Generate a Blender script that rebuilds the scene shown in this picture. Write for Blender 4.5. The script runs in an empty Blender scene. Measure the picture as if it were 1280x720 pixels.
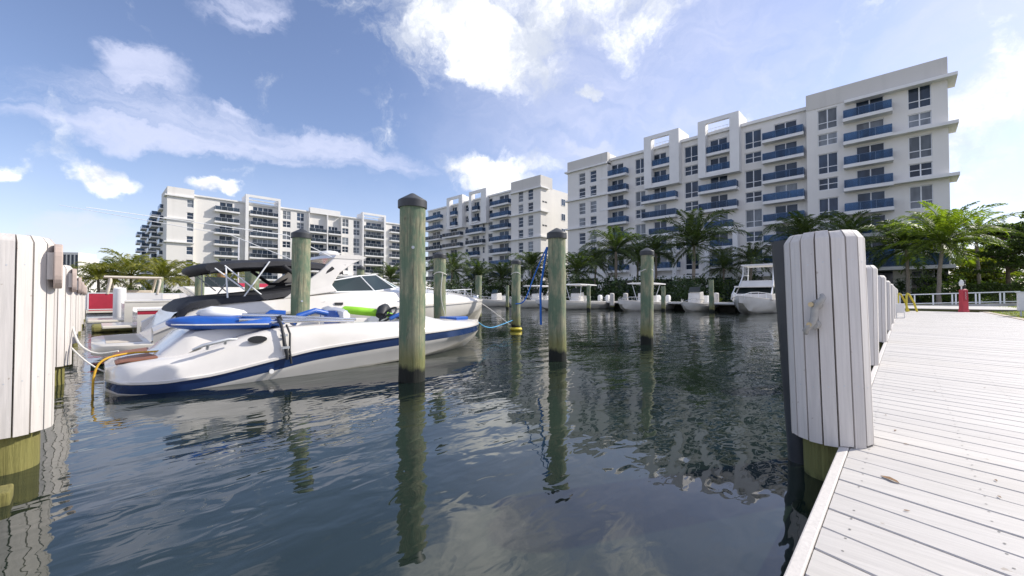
import bpy, bmesh, math, random
from mathutils import Vector, Matrix
R = math.radians
random.seed(11)
S = bpy.context.scene
COL = S.collection
# ------------------------------------------------------------------ camera
EYE = 1.12                      # metres above the water
FX, FY = 0.719, 0.6945          # heading of the view (right-hand dock runs along +X, left-hand dock along +Y)
cam_d = bpy.data.cameras.new('camera')
cam = bpy.data.objects.new('camera', cam_d); COL.objects.link(cam)
cam_d.sensor_width = 36.0; cam_d.lens = 14.26
cam_d.clip_start = 0.05; cam_d.clip_end = 8000
cam.location = (0, 0, EYE)
cam.rotation_euler = (R(90 + 1.13), 0, math.atan2(-FX, FY))
S.camera = cam
# ------------------------------------------------------------------ exposure
S.view_settings.view_transform = 'Standard'
S.view_settings.look = 'None'
S.view_settings.exposure = 0.68
S.view_settings.gamma = 1.0
# ------------------------------------------------------------------ sun
SUN_EL = R(37.0)
sh = Vector((0.875, -0.485, 0)).normalized()      # towards the sun, on the ground
SUN_ROT = math.atan2(sh.x, sh.y)
to_sun = Vector((sh.x*math.cos(SUN_EL), sh.y*math.cos(SUN_EL), math.sin(SUN_EL)))
sd = bpy.data.lights.new('sun', 'SUN'); sd.energy = 3.3; sd.angle = R(0.6); sd.color = (1.0, 0.94, 0.85)
so = bpy.data.objects.new('sun', sd); COL.objects.link(so)
so.rotation_euler = (-to_sun).to_track_quat('-Z', 'Y').to_euler()
so.location = (0, 0, 60)

def ray(px, py):
    """direction of a bearing seen in the photograph, as a world vector"""
    t = (px-640)/507.0; v = (370-py)/507.0
    return Vector((FX + t*FY, FY - t*FX, v)).normalized()
# ------------------------------------------------------------------ sky with clouds
W = bpy.data.worlds.new('World'); S.world = W; W.use_nodes = True
nt = W.node_tree; nt.nodes.clear()
def N(t, **k):
    n = nt.nodes.new(t)
    for a, b in k.items(): setattr(n, a, b)
    return n
def setin(n, i, v):
    if isinstance(v, bpy.types.NodeSocket): nt.links.new(v, n.inputs[i])
    else: n.inputs[i].default_value = v
def Mth(op, a, b=0.0, clamp=False):
    n = N('ShaderNodeMath', operation=op, use_clamp=clamp); setin(n, 0, a); setin(n, 1, b); return n.outputs[0]
def Dot(v, c):
    n = N('ShaderNodeVectorMath', operation='DOT_PRODUCT'); nt.links.new(v, n.inputs[0]); n.inputs[1].default_value = c
    return n.outputs['Value']
def Smooth(v, a, b, lo=0.0, hi=1.0):
    n = N('ShaderNodeMapRange', interpolation_type='SMOOTHSTEP'); setin(n, 'Value', v)
    n.inputs['From Min'].default_value = a; n.inputs['From Max'].default_value = b
    n.inputs['To Min'].default_value = lo; n.inputs['To Max'].default_value = hi
    return n.outputs['Result']
geo0 = N('ShaderNodeTexCoord').outputs['Generated']
wn_ = N('ShaderNodeTexNoise'); wn_.inputs['Scale'].default_value = 6.0; wn_.inputs['Detail'].default_value = 6; wn_.inputs['Roughness'].default_value = 0.6
nt.links.new(geo0, wn_.inputs['Vector'])
ws = N('ShaderNodeVectorMath', operation='MULTIPLY_ADD'); nt.links.new(wn_.outputs['Color'], ws.inputs[0]); ws.inputs[1].default_value = (0.17,)*3; ws.inputs[2].default_value = (-0.085,)*3
wa = N('ShaderNodeVectorMath', operation='ADD'); nt.links.new(geo0, wa.inputs[0]); nt.links.new(ws.outputs[0], wa.inputs[1])
geo = wa.outputs[0]             # view direction, stirred so that cloud outlines are ragged
sky = N('ShaderNodeTexSky', sky_type='NISHITA')
sky.sun_disc = False; sky.sun_elevation = SUN_EL; sky.sun_rotation = SUN_ROT
sky.altitude = 0; sky.air_density = 1.0; sky.dust_density = 0.35; sky.ozone_density = 1.6
def blob(x0, y0, x1, y1, half):
    """soft elongated patch of sky from bearing 0 to bearing 1, half = half thickness in radians"""
    a, b = ray(x0, y0), ray(x1, y1)
    c = (a+b).normalized(); e1 = (b-a); ra = max(e1.length/2, 1e-3); e1 = (e1 - c*e1.dot(c)).normalized(); e2 = c.cross(e1)
    p = Mth('MULTIPLY', Dot(geo, e1), 1/ra); q = Mth('MULTIPLY', Dot(geo, e2), 1/half)
    r = Mth('SQRT', Mth('ADD', Mth('MULTIPLY', p, p), Mth('MULTIPLY', q, q)))
    front = Smooth(Dot(geo, c), 0.0, 0.15)
    return Mth('MULTIPLY', Smooth(r, 0.35, 1.35, 1.0, 0.0), front)
def maxall(l):
    o = l[0]
    for k in l[1:]: o = Mth('MAXIMUM', o, k)
    return o
def noise(scale, detail, rough, vec, dist=0.0):
    n = N('ShaderNodeTexNoise'); n.inputs['Scale'].default_value = scale; n.inputs['Detail'].default_value = detail
    n.inputs['Roughness'].default_value = rough; n.inputs['Distortion'].default_value = dist
    nt.links.new(vec, n.inputs['Vector']); return n.outputs['Fac']
puff = maxall([blob(420, -30, 890, -95, 0.27), blob(440, 0, 740, 55, 0.13), blob(560, 70, 680, 105, 0.05),
               blob(715, 132, 748, 122, 0.017), blob(82, 212, 165, 220, 0.043), blob(540, 205, 700, 212, 0.045), blob(575, 225, 700, 232, 0.035),
               blob(1175, 160, 1330, 140, 0.11), blob(235, 236, 300, 246, 0.018), blob(-30, 216, 40, 212, 0.02),
               blob(-260, 40, -90, 20, 0.12), blob(1250, 260, 1500, 250, 0.08), blob(500, -420, 1000, -520, 0.22)])
nz = noise(7.5, 9, 0.62, geo, 0.35)
d_puff = Smooth(Mth('ADD', Mth('MULTIPLY', puff, 0.50), Mth('MULTIPLY', Mth('SUBTRACT', nz, 0.5), 1.5)), 0.13, 0.62)
wisp = maxall([blob(-60, 85, 560, 218, 0.042), blob(-60, 120, 420, 205, 0.03), blob(95, 60, 230, 105, 0.05), blob(240, 140, 300, 140, 0.03), blob(-40, 300, 190, 296, 0.05),
               blob(680, 180, 830, 195, 0.03), blob(240, 5, 380, 0, 0.05)])
mp = N('ShaderNodeMapping'); mp.inputs['Rotation'].default_value = (0.2, 0.25, R(44)); mp.inputs['Scale'].default_value = (2.4, 10.0, 22.0)
nt.links.new(geo, mp.inputs['Vector'])
nw = noise(1.1, 8, 0.6, mp.outputs['Vector'], 0.6)
d_wisp = Mth('MULTIPLY', Smooth(Mth('ADD', Mth('MULTIPLY', wisp, 0.55), Mth('SUBTRACT', nw, 0.5)), 0.14, 0.70), 0.72)
veil = maxall([blob(1120, -20, 1500, 30, 0.32), blob(1200, 270, 1500, 260, 0.15), blob(560, 170, 1150, 90, 0.30)])
d_veil = Mth('MULTIPLY', veil, Mth('ADD', 0.06, Mth('MULTIPLY', nw, 0.80)), True)
zen = Dot(geo, (0, 0, 1))
d_hor = Mth('MULTIPLY', Smooth(zen, 0.0, 0.32, 1.0, 0.0), 0.30)
fill_cloud = Mth('MULTIPLY', Smooth(nz, 0.36, 0.54), Smooth(Dot(geo, (FX, FY, 0)), 0.15, -0.1))     # unseen broken cloud behind the camera, thickened to add neutral fill light
thin = Mth('MAXIMUM', Mth('MAXIMUM', d_wisp, d_veil), Mth('MAXIMUM', d_hor, Mth('MULTIPLY', fill_cloud, 0.8)))
def mixc(f, a, b):
    n = N('ShaderNodeMix', data_type='RGBA'); setin(n, 0, f)
    for i, v in ((6, a), (7, b)):
        setin(n, i, v)
    return n.outputs[2]
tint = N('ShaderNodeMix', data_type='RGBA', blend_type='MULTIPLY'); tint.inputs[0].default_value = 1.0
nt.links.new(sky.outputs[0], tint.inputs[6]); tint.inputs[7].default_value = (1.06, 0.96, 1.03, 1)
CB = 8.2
shade = Smooth(noise(6.5, 7, 0.6, geo), 0.36, 0.60)
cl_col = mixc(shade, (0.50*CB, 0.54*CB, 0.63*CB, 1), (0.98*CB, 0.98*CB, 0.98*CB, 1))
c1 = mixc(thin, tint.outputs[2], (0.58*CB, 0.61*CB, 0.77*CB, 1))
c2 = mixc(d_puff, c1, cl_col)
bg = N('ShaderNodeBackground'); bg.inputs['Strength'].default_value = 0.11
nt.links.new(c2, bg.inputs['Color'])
out = N('ShaderNodeOutputWorld'); nt.links.new(bg.outputs[0], out.inputs['Surface'])

# ------------------------------------------------------------------ helpers
def tag(o, label=None, cat=None, group=None, kind=None):
    if label: o['label'] = label
    if cat: o['category'] = cat
    if group: o['group'] = group
    if kind: o['kind'] = kind
    return o
def empty(name, loc=(0, 0, 0), rz=0.0):
    o = bpy.data.objects.new(name, None); COL.objects.link(o); o.location = loc; o.rotation_euler.z = rz
    o.empty_display_size = 0.2
    return o
def copy_tree(o, parent=None):
    c = o.copy(); COL.objects.link(c)
    if parent: c.parent = parent
    for ch in o.children: copy_tree(ch, c)
    return c
class MB:
    def __init__(s): s.v = []; s.f = []; s.m = []; s.mi = 0
    def quad(s, *pts):
        b = len(s.v); s.v += [tuple(p) for p in pts]; s.f.append(tuple(range(b, b+len(pts)))); s.m.append(s.mi); return s
    def hexa(s, p):          # 8 points: bottom 0-3, top 4-7
        b = len(s.v); s.v += [tuple(q) for q in p]
        for f in ((3, 2, 1, 0), (4, 5, 6, 7), (0, 1, 5, 4), (1, 2, 6, 5), (2, 3, 7, 6), (3, 0, 4, 7)):
            s.f.append(tuple(b+i for i in f)); s.m.append(s.mi)
        return s
    def box(s, x0, x1, y0, y1, z0, z1):
        x0, x1 = min(x0, x1), max(x0, x1); y0, y1 = min(y0, y1), max(y0, y1); z0, z1 = min(z0, z1), max(z0, z1)
        return s.hexa([(x0, y0, z0), (x1, y0, z0), (x1, y1, z0), (x0, y1, z0), (x0, y0, z1), (x1, y0, z1), (x1, y1, z1), (x0, y1, z1)])
    def rings(s, rings, caps=(True, True), closed=True):
        n = len(rings[0]); b = len(s.v)
        for r in rings: s.v += [tuple(p) for p in r]
        for i in range(len(rings)-1):
            for j in range(n if closed else n-1):
                k = (j+1) % n
                s.f.append((b+i*n+j, b+i*n+k, b+(i+1)*n+k, b+(i+1)*n+j)); s.m.append(s.mi)
        if caps[0]: s.f.append(tuple(b+j for j in reversed(range(n)))); s.m.append(s.mi)
        if caps[1]: s.f.append(tuple(b+(len(rings)-1)*n+j for j in range(n))); s.m.append(s.mi)
        return s
    def tube(s, path, r, n=8, caps=(True, True)):
        path = [Vector(p) for p in path]; rs = r if isinstance(r, (list, tuple)) else [r]*len(path)
        rings = []; up = None
        for i, p in enumerate(path):
            t = (path[min(i+1, len(path)-1)] - path[max(i-1, 0)])
            if t.length < 1e-9: t = Vector((0, 0, 1))
            t.normalize()
            if up is None: up = Vector((0, 0, 1)) if abs(t.z) < 0.9 else Vector((1, 0, 0))
            a = (up - t*up.dot(t)); a.normalize(); c = t.cross(a); up = a
            rings.append([p + a*(math.cos(2*math.pi*k/n)*rs[i]) + c*(math.sin(2*math.pi*k/n)*rs[i]) for k in range(n)])
        return s.rings(rings, caps)
    def lathe(s, prof, n=24, c=(0, 0, 0), caps=(True, True)):
        return s.rings([[(c[0]+r*math.cos(2*math.pi*k/n), c[1]+r*math.sin(2*math.pi*k/n), c[2]+z) for k in range(n)] for r, z in prof], caps)
    def loft(s, secs, bands=None, caps=(False, False)):
        n = len(secs[0]); b = len(s.v)
        for r in secs: s.v += [tuple(p) for p in r]
        for i in range(len(secs)-1):
            for j in range(n-1):
                s.f.append((b+i*n+j, b+(i+1)*n+j, b+(i+1)*n+j+1, b+i*n+j+1)); s.m.append(bands[j] if bands else s.mi)
        for e, i in ((0, 0), (1, len(secs)-1)):
            if caps[e]: s.f.append(tuple(b+i*n+j for j in range(n))); s.m.append(s.mi)
        return s
    def xform(s, M):
        s.v = [tuple(M @ Vector(p)) for p in s.v]; return s
    def build(s, name, mat, parent=None, smooth=None, bevel=None, weld=False):
        me = bpy.data.meshes.new(name); me.from_pydata(s.v, [], s.f)
        for m in (mat if isinstance(mat, (list, tuple)) else [mat]): me.materials.append(m)
        me.polygons.foreach_set('material_index', s.m)
        if weld:
            bm = bmesh.new(); bm.from_mesh(me); bmesh.ops.remove_doubles(bm, verts=bm.verts, dist=1e-4)
            bmesh.ops.recalc_face_normals(bm, faces=bm.faces); bm.to_mesh(me); bm.free()
        if smooth is not None:
            me.polygons.foreach_set('use_smooth', [True]*len(me.polygons)); me.set_sharp_from_angle(angle=R(smooth))
        me.update()
        o = bpy.data.objects.new(name, me); COL.objects.link(o)
        if parent: o.parent = parent
        if bevel:
            b = o.modifiers.new('bevel', 'BEVEL'); b.width = bevel; b.segments = 2; b.limit_method = 'ANGLE'; b.angle_limit = R(40)
        return o
# ------------------------------------------------------------------ materials
class MatT:
    def __init__(s, name):
        s.m = bpy.data.materials.new(name); s.m.use_nodes = True; s.t = s.m.node_tree; s.b = s.t.nodes['Principled BSDF']
    def n(s, t, **k):
        n = s.t.nodes.new(t)
        for a, b in k.items():
            if hasattr(n, a): setattr(n, a, b)
            else: n.inputs[a].default_value = b
        return n
    def l(s, a, b): s.t.links.new(a, b)
    def noise(s, scale, detail=4, rough=0.55, stretch=(1, 1, 1), coord='Object', dist=0):
        tc = s.n('ShaderNodeTexCoord'); mp = s.n('ShaderNodeMapping'); mp.inputs['Scale'].default_value = stretch
        s.l(tc.outputs[coord], mp.inputs[0]); n = s.n('ShaderNodeTexNoise'); s.l(mp.outputs[0], n.inputs['Vector'])
        n.inputs['Scale'].default_value = scale; n.inputs['Detail'].default_value = detail; n.inputs['Roughness'].default_value = rough
        n.inputs['Distortion'].default_value = dist
        return n.outputs['Fac']
    def ramp(s, fac, stops):
        r = s.n('ShaderNodeValToRGB'); s.l(fac, r.inputs[0]); e = r.color_ramp.elements
        while len(e) < len(stops): e.new(0.5)
        for k, (p, c) in zip(e, stops): k.position = p; k.color = tuple(c)+(1,) if len(c) == 3 else c
        return r.outputs[0]
    def mix(s, f, a, b, blend='MIX'):
        x = s.n('ShaderNodeMix', data_type='RGBA'); x.blend_type = blend
        for i, v in ((0, f), (6, a), (7, b)):
            if isinstance(v, bpy.types.NodeSocket): s.l(v, x.inputs[i])
            elif i == 0: x.inputs[0].default_value = v
            else: x.inputs[i].default_value = tuple(v)+(1,)
        return x.outputs[2]
    def bump(s, h, strength, dist):
        b = s.n('ShaderNodeBump'); b.inputs['Strength'].default_value = strength; b.inputs['Distance'].default_value = dist
        s.l(h, b.inputs['Height']); s.l(b.outputs[0], s.b.inputs['Normal']); return b
    def set(s, **k):
        for a, v in k.items():
            i = s.b.inputs[a.replace('_', ' ')]
            if isinstance(v, bpy.types.NodeSocket): s.l(v, i)
            else: i.default_value = tuple(v)+(1,) if isinstance(v, (tuple, list)) and len(v) == 3 else v
        return s
def mat(name, col, rough=0.5, var=0.12, scale=6, bump=0.0, bdist=0.01, metal=0.0, stretch=(1, 1, 1), coat=0.0, detail=5):
    m = MatT(name); f = m.noise(scale, detail, stretch=stretch)
    lo = tuple(c*(1-var) for c in col); hi = tuple(min(1, c*(1+var*0.7)) for c in col)
    m.set(Base_Color=m.ramp(f, [(0.3, lo), (0.7, hi)]), Roughness=rough, Metallic=metal)
    if coat: m.set(Coat_Weight=coat, Coat_Roughness=0.08)
    if bump: m.bump(m.noise(scale*4, 5, stretch=stretch), bump, bdist)
    return m.m
M = {}
def stucco(name, col):
    m = MatT(name); big = m.noise(0.18, 5); st = m.noise(1.0, 5, stretch=(0.9, 0.9, 0.06)); fine = m.noise(30, 3)
    c = m.ramp(big, [(0.3, tuple(x*0.93 for x in col)), (0.7, col)])
    c = m.mix(m.ramp(st, [(0.55, (0, 0, 0)), (0.8, (0.4, 0.4, 0.4))]), c, tuple(x*0.70 for x in col))
    m.set(Base_Color=c, Roughness=0.85); m.bump(fine, 0.15, 0.01); return m.m
M['stucco'] = stucco('white_stucco', (0.77, 0.745, 0.70))
M['stucco_warm'] = stucco('warm_grey_stucco', (0.62, 0.595, 0.55))
M['trim'] = mat('white_trim', (0.76, 0.75, 0.73), 0.7, 0.06, 0.5)
M['alu'] = mat('white_aluminium', (0.74, 0.75, 0.76), 0.35, 0.05, 3)
def glass(name, col, rough=0.06, spec=0.5):
    m = MatT(name); oi = m.n('ShaderNodeObjectInfo'); v = m.noise(0.8, 2, stretch=(1, 1, 0.4), coord='Object')
    c = m.ramp(v, [(0.35, tuple(x*0.6 for x in col)), (0.7, tuple(x*1.4 for x in col))])
    k = m.ramp(oi.outputs['Random'], [(0.0, (0.5,)*3), (1.0, (1.35,)*3)])
    m.set(Base_Color=m.mix(1.0, c, k, 'MULTIPLY'), Roughness=rough, Specular_IOR_Level=spec)
    m.bump(m.noise(0.7, 2), 0.05, 0.02)
    return m.m
M['pane'] = glass('window_glass', (0.030, 0.050, 0.082), 0.08, 0.4)
M['pane_blind'] = glass('glass_with_blinds_behind', (0.17, 0.19, 0.21), 0.12)
def see_through(m_, f):
    t = m_.node_tree; o = t.nodes['Material Output']; b = t.nodes['Principled BSDF']; x = t.nodes.new('ShaderNodeMixShader'); tr = t.nodes.new('ShaderNodeBsdfTransparent')
    tr.inputs[0].default_value = (0.55, 0.72, 0.95, 1); x.inputs[0].default_value = f; t.links.new(b.outputs[0], x.inputs[1]); t.links.new(tr.outputs[0], x.inputs[2]); t.links.new(x.outputs[0], o.inputs[0]); return m_
M['blue_glass'] = glass('blue_railing_glass', (0.032, 0.085, 0.165), 0.15, 0.4)
see_through(M['blue_glass'], 0.42)
M['smoke_glass'] = glass('smoked_railing_glass', (0.05, 0.065, 0.08), 0.10)
see_through(M['smoke_glass'], 0.3)
M['dark'] = mat('dark_interior', (0.02, 0.022, 0.026), 0.5, 0.2, 1)
M['concrete'] = mat('concrete', (0.42, 0.41, 0.38), 0.85, 0.15, 1.2, 0.3, 0.01)
M['seawall'] = mat('stained_seawall', (0.10, 0.095, 0.08), 0.8, 0.4, 1.5, 0.4, 0.03)
M['steel'] = mat('galvanised_steel', (0.55, 0.57, 0.58), 0.4, 0.1, 9, metal=0.5)
M['rail_white'] = mat('white_rail_paint', (0.72, 0.74, 0.75), 0.4, 0.06, 5)
M['chrome'] = mat('stainless', (0.70, 0.70, 0.70), 0.18, 0.05, 8, metal=1.0)
M['gel'] = mat('white_gelcoat', (0.70, 0.67, 0.62), 0.22, 0.09, 1.6, coat=0.5)
M['gel_grey'] = mat('bottom_grey_gelcoat', (0.52, 0.49, 0.42), 0.3, 0.3, 2.2, coat=0.3)
M['gel_blue'] = mat('navy_gelcoat', (0.016, 0.040, 0.125), 0.2, 0.15, 2.0, coat=0.6)
M['canvas'] = mat('black_canvas', (0.018, 0.019, 0.024), 0.75, 0.3, 7, 0.4, 0.01)
M['vinyl_blue'] = mat('royal_blue_vinyl', (0.014, 0.095, 0.40), 0.38, 0.2, 5, 0.2, 0.01)
M['vinyl_white'] = mat('white_vinyl', (0.76, 0.76, 0.75), 0.45, 0.06, 6, 0.2, 0.006)
M['green_foam'] = mat('lime_green_vinyl', (0.30, 0.66, 0.03), 0.45, 0.15, 6)
M['black_rubber'] = mat('black_rubber', (0.02, 0.022, 0.025), 0.55, 0.25, 8)
M['tinted'] = glass('tinted_windscreen', (0.02, 0.03, 0.03), 0.05)
M['teal_glass'] = glass('pale_green_windscreen', (0.10, 0.18, 0.17), 0.05)
M['red'] = mat('red_panel', (0.42, 0.025, 0.05), 0.4, 0.12, 4)
M['red_paint'] = mat('faded_red_paint', (0.52, 0.05, 0.07), 0.45, 0.12, 4)
M['yellow'] = mat('yellow_plastic', (0.62, 0.50, 0.04), 0.45, 0.15, 6)
M['rope_white'] = mat('white_rope', (0.66, 0.64, 0.58), 0.85, 0.2, 60)
M['rope_yellow'] = mat('yellow_rope', (0.62, 0.36, 0.03), 0.8, 0.2, 60)
M['rope_blue'] = mat('blue_rope', (0.02, 0.14, 0.50), 0.8, 0.2, 60)
M['rope_cyan'] = mat('light_blue_rope', (0.08, 0.35, 0.60), 0.8, 0.2, 60)
M['teak'] = mat('teak_deck', (0.26, 0.10, 0.05), 0.55, 0.3, 4, stretch=(1, 14, 1))
M['cap'] = mat('black_pile_cap', (0.035, 0.038, 0.042), 0.5, 0.25, 8)
M['tan'] = mat('beige_canvas', (0.55, 0.49, 0.40), 0.8, 0.1, 6)
M['alu_boat'] = mat('cream_gelcoat', (0.70, 0.65, 0.55), 0.3, 0.08, 2, coat=0.3)
def board_mat(name, col, grain=(60, 60, 3), dirt=0.25):
    m = MatT(name); g = m.noise(1.0, 5, 0.6, stretch=grain, dist=0.4); b = m.noise(1.1, 5); sp = m.noise(26, 2)
    ri = m.n('ShaderNodeNewGeometry').outputs['Random Per Island']
    c = m.ramp(g, [(0.3, tuple(x*0.84 for x in col)), (0.68, col)])
    c = m.mix(1.0, c, m.ramp(ri, [(0, (0.90, 0.90, 0.91)), (1, (1, 1, 1))]), 'MULTIPLY')
    c = m.mix(m.ramp(b, [(0.5, (0, 0, 0)), (0.78, (dirt,)*3)]), c, tuple(x*0.62 for x in (col[0]*1.02, col[1], col[2]*0.93)))
    c = m.mix(m.ramp(sp, [(0.735, (0, 0, 0)), (0.77, (0.5,)*3)]), c, (0.22, 0.16, 0.10))
    m.set(Base_Color=c, Roughness=0.62); m.bump(g, 0.35, 0.004); return m.m
M['cover'] = board_mat('white_composite_boards', (0.68, 0.64, 0.59))
M['deck'] = board_mat('bleached_deck_boards', (0.60, 0.57, 0.525), grain=(60, 3, 60), dirt=0.35)
def pile_mat(name, top, mid, wet=0.30):
    m = MatT(name); tc = m.n('ShaderNodeTexCoord'); sep = m.n('ShaderNodeSeparateXYZ'); m.l(tc.outputs['Object'], sep.inputs[0])
    st = m.noise(1.0, 7, 0.72, stretch=(34, 34, 1.1), dist=1.0); pt = m.noise(4.5, 6, 0.68, stretch=(1, 1, 0.45))
    c = m.ramp(st, [(0.33, tuple(x*0.22 for x in top)), (0.46, tuple(x*0.8 for x in top)), (0.55, top), (0.75, tuple(min(1, x*1.35) for x in top))])
    c = m.mix(m.ramp(pt, [(0.42, (0, 0, 0)), (0.56, (0.85,)*3)]), c, mid)
    kn = m.noise(5.5, 3, 0.6, stretch=(1, 1, 0.5), dist=0.3); c = m.mix(m.ramp(kn, [(0.66, (0, 0, 0)), (0.74, (0.65,)*3)]), c, tuple(x*0.3 for x in top))
    h = m.n('ShaderNodeMath', operation='MULTIPLY_ADD'); m.l(pt, h.inputs[0]); h.inputs[1].default_value = 0.30; m.l(sep.outputs[2], h.inputs[2])
    z = h.outputs[0]
    mr = m.n('ShaderNodeMapRange'); m.l(z, mr.inputs[0]); mr.inputs[1].default_value = 0.0; mr.inputs[2].default_value = 1.0
    band = m.ramp(mr.outputs[0], [(wet, (1, 1, 1)), (wet+0.07, (0, 0, 0))]); band2 = m.ramp(mr.outputs[0], [(0.42, (0.75,)*3), (0.72, (0, 0, 0))])
    c = m.mix(band2, c, (0.20, 0.19, 0.055)); c = m.mix(band, c, (0.012, 0.014, 0.009))
    m.set(Base_Color=c, Roughness=0.85); m.bump(st, 1.0, 0.02); return m.m
M['pile'] = pile_mat('weathered_green_pile', (0.32, 0.315, 0.20), (0.115, 0.185, 0.115))
M['pile_tan'] = pile_mat('orange_brown_pile', (0.40, 0.22, 0.08), (0.32, 0.19, 0.08))
M['pile_covered'] = pile_mat('green_pile_under_cover', (0.22, 0.25, 0.12), (0.12, 0.20, 0.09), 0.12)
M['pile_ochre'] = pile_mat('ochre_algae_pile', (0.40, 0.31, 0.11), (0.24, 0.22, 0.07), 0.10)
def leafm(name, col, trans=0.35):
    m = MatT(name); ri = m.n('ShaderNodeNewGeometry').outputs['Random Per Island']; f = m.noise(0.9, 3)
    a = m.ramp(ri, [(0, tuple(x*0.55 for x in col)), (0.6, col), (1, (min(1, col[0]*1.7), col[1]*1.45, col[2]*1.1))])
    a = m.mix(1.0, a, m.ramp(f, [(0.3, (0.6,)*3), (0.7, (1.15,)*3)]), 'MULTIPLY')
    m.set(Base_Color=a, Roughness=0.5)
    tr = m.n('ShaderNodeBsdfTranslucent'); m.l(m.mix(1.0, a, (1.3, 1.5, 0.5), 'MULTIPLY'), tr.inputs[0])
    mx = m.n('ShaderNodeMixShader'); mx.inputs[0].default_value = trans
    m.l(m.b.outputs[0], mx.inputs[1]); m.l(tr.outputs[0], mx.inputs[2])
    m.l(mx.outputs[0], m.t.nodes['Material Output'].inputs[0]); return m.m
M['frond'] = leafm('palm_frond_green', (0.085, 0.125, 0.042))
M['frond_yellow'] = leafm('yellowish_palm_frond', (0.25, 0.26, 0.055))
M['frond_bright'] = leafm('bright_palm_frond', (0.20, 0.27, 0.04), 0.5)
M['leaf_dark'] = leafm('dark_shrub_leaf', (0.055, 0.095, 0.036))
M['leaf_mid'] = leafm('mid_green_leaf', (0.09, 0.14, 0.036))
M['leaf_light'] = leafm('light_yellow_leaf', (0.26, 0.30, 0.05), 0.5)
M['trunk'] = mat('palm_trunk', (0.30, 0.25, 0.20), 0.9, 0.3, 5, 0.8, 0.03, stretch=(1, 1, 5))
M['bark'] = mat('tree_bark', (0.16, 0.12, 0.09), 0.9, 0.35, 5, 0.8, 0.03)
M['boot'] = mat('palm_leaf_bases', (0.20, 0.22, 0.07), 0.8, 0.4, 8)
# ================================================================== setting: water, land, docks
def build_water():
    m = MatT('marina_water')
    tc = m.n('ShaderNodeTexCoord'); geo_ = m.n('ShaderNodeNewGeometry')
    def wn(scale, detail, stretch, rot, rough=0.5, dist=0.0):
        mp = m.n('ShaderNodeMapping'); mp.inputs['Scale'].default_value = stretch; mp.inputs['Rotation'].default_value = (0, 0, R(rot))
        m.l(geo_.outputs['Position'], mp.inputs[0]); n = m.n('ShaderNodeTexNoise'); m.l(mp.outputs[0], n.inputs[0])
        n.inputs['Scale'].default_value = scale; n.inputs['Detail'].default_value = detail; n.inputs['Roughness'].default_value = rough
        n.inputs['Distortion'].default_value = dist; return n.outputs['Fac']
    def mul(a, k):
        x = m.n('ShaderNodeMath', operation='MULTIPLY'); m.l(a, x.inputs[0])
        if isinstance(k, (int, float)): x.inputs[1].default_value = k
        else: m.l(k, x.inputs[1])
        return x.outputs[0]
    def add(a, b):
        x = m.n('ShaderNodeMath', operation='ADD'); m.l(a, x.inputs[0]); m.l(b, x.inputs[1]); return x.outputs[0]
    big = wn(0.45, 2, (1, 1.7, 1), 20); mid = wn(1.9, 2, (1, 2.0, 1), -35, 0.45, 0.4); fine = wn(4.6, 1.4, (1, 1.8, 1), -40, 0.4, 1.1)
    gust = m.ramp(wn(0.16, 3, (1, 2.2, 1), -42, 0.55, 0.6), [(0.38, (0.26,)*3), (0.62, (1.0,)*3)])
    h = add(add(mul(big, 0.030), mul(mul(mid, 0.019), gust)), mul(mul(fine, 0.0052), gust))
    murk = wn(0.35, 3, (1, 1, 1), 0)
    m.set(Base_Color=m.ramp(murk, [(0.35, (0.007, 0.013, 0.011)), (0.7, (0.020, 0.031, 0.020))]), Roughness=0.012, IOR=1.5)
    m.b.inputs['Specular IOR Level'].default_value = 0.95
    m.bump(h, 1.0, 1.0)
    o = MB().quad((-600, -600, 0), (900, -600, 0), (900, 900, 0), (-600, 900, 0)).build('water', m.m)
    tag(o, 'calm dark marina water with rippled reflections', 'water', kind='structure')
build_water()
QX, QY, LZ = 34.0, 58.0, 0.36
def build_land():
    m = MatT('ground'); n = m.noise(0.25, 5, coord='Object')
    m.set(Base_Color=m.ramp(n, [(0.35, (0.055, 0.075, 0.025)), (0.6, (0.10, 0.11, 0.04)), (0.8, (0.22, 0.20, 0.15))]), Roughness=0.95)
    b = MB()
    for x0, x1, y0, y1 in ((QX, 5000, -5000, 5000), (-5000, QX, QY, 5000)):
        b.box(x0, x1, y0, y1, -2.0, LZ)
    tag(b.build('ground', m.m), 'land behind the seawalls around the basin', 'ground', kind='structure')
    s = MB(); s.box(QX-0.25, QX-0.004, 0.4, QY-0.25, -1, LZ-0.05); s.box(-40, QX-0.25, QY-0.25, QY-0.004, -1, LZ-0.05)
    tag(s.build('seawall', M['seawall']), 'dark stained seawall along the far edge of the basin', 'seawall')
    # promenade along the right-hand quay with white deck edge
    q = MB(); q.box(QX-1.6, QX+2.2, 3.4, QY-2, LZ+0.05, LZ+0.22)
    tag(q.build('pavement', M['concrete']), 'pale walkway on top of the far quay', 'pavement', kind='structure')
    c = MB(); c.box(QX+0.004, 47, -9, 3.3, LZ-0.2, LZ+0.03)
    tag(c.build('path', mat('bright_concrete', (0.55, 0.53, 0.49), 0.85, 0.1, 1.5)), 'pale concrete landing at the end of the boardwalk', 'path', kind='structure')
build_land()
DZ = 0.24
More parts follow.
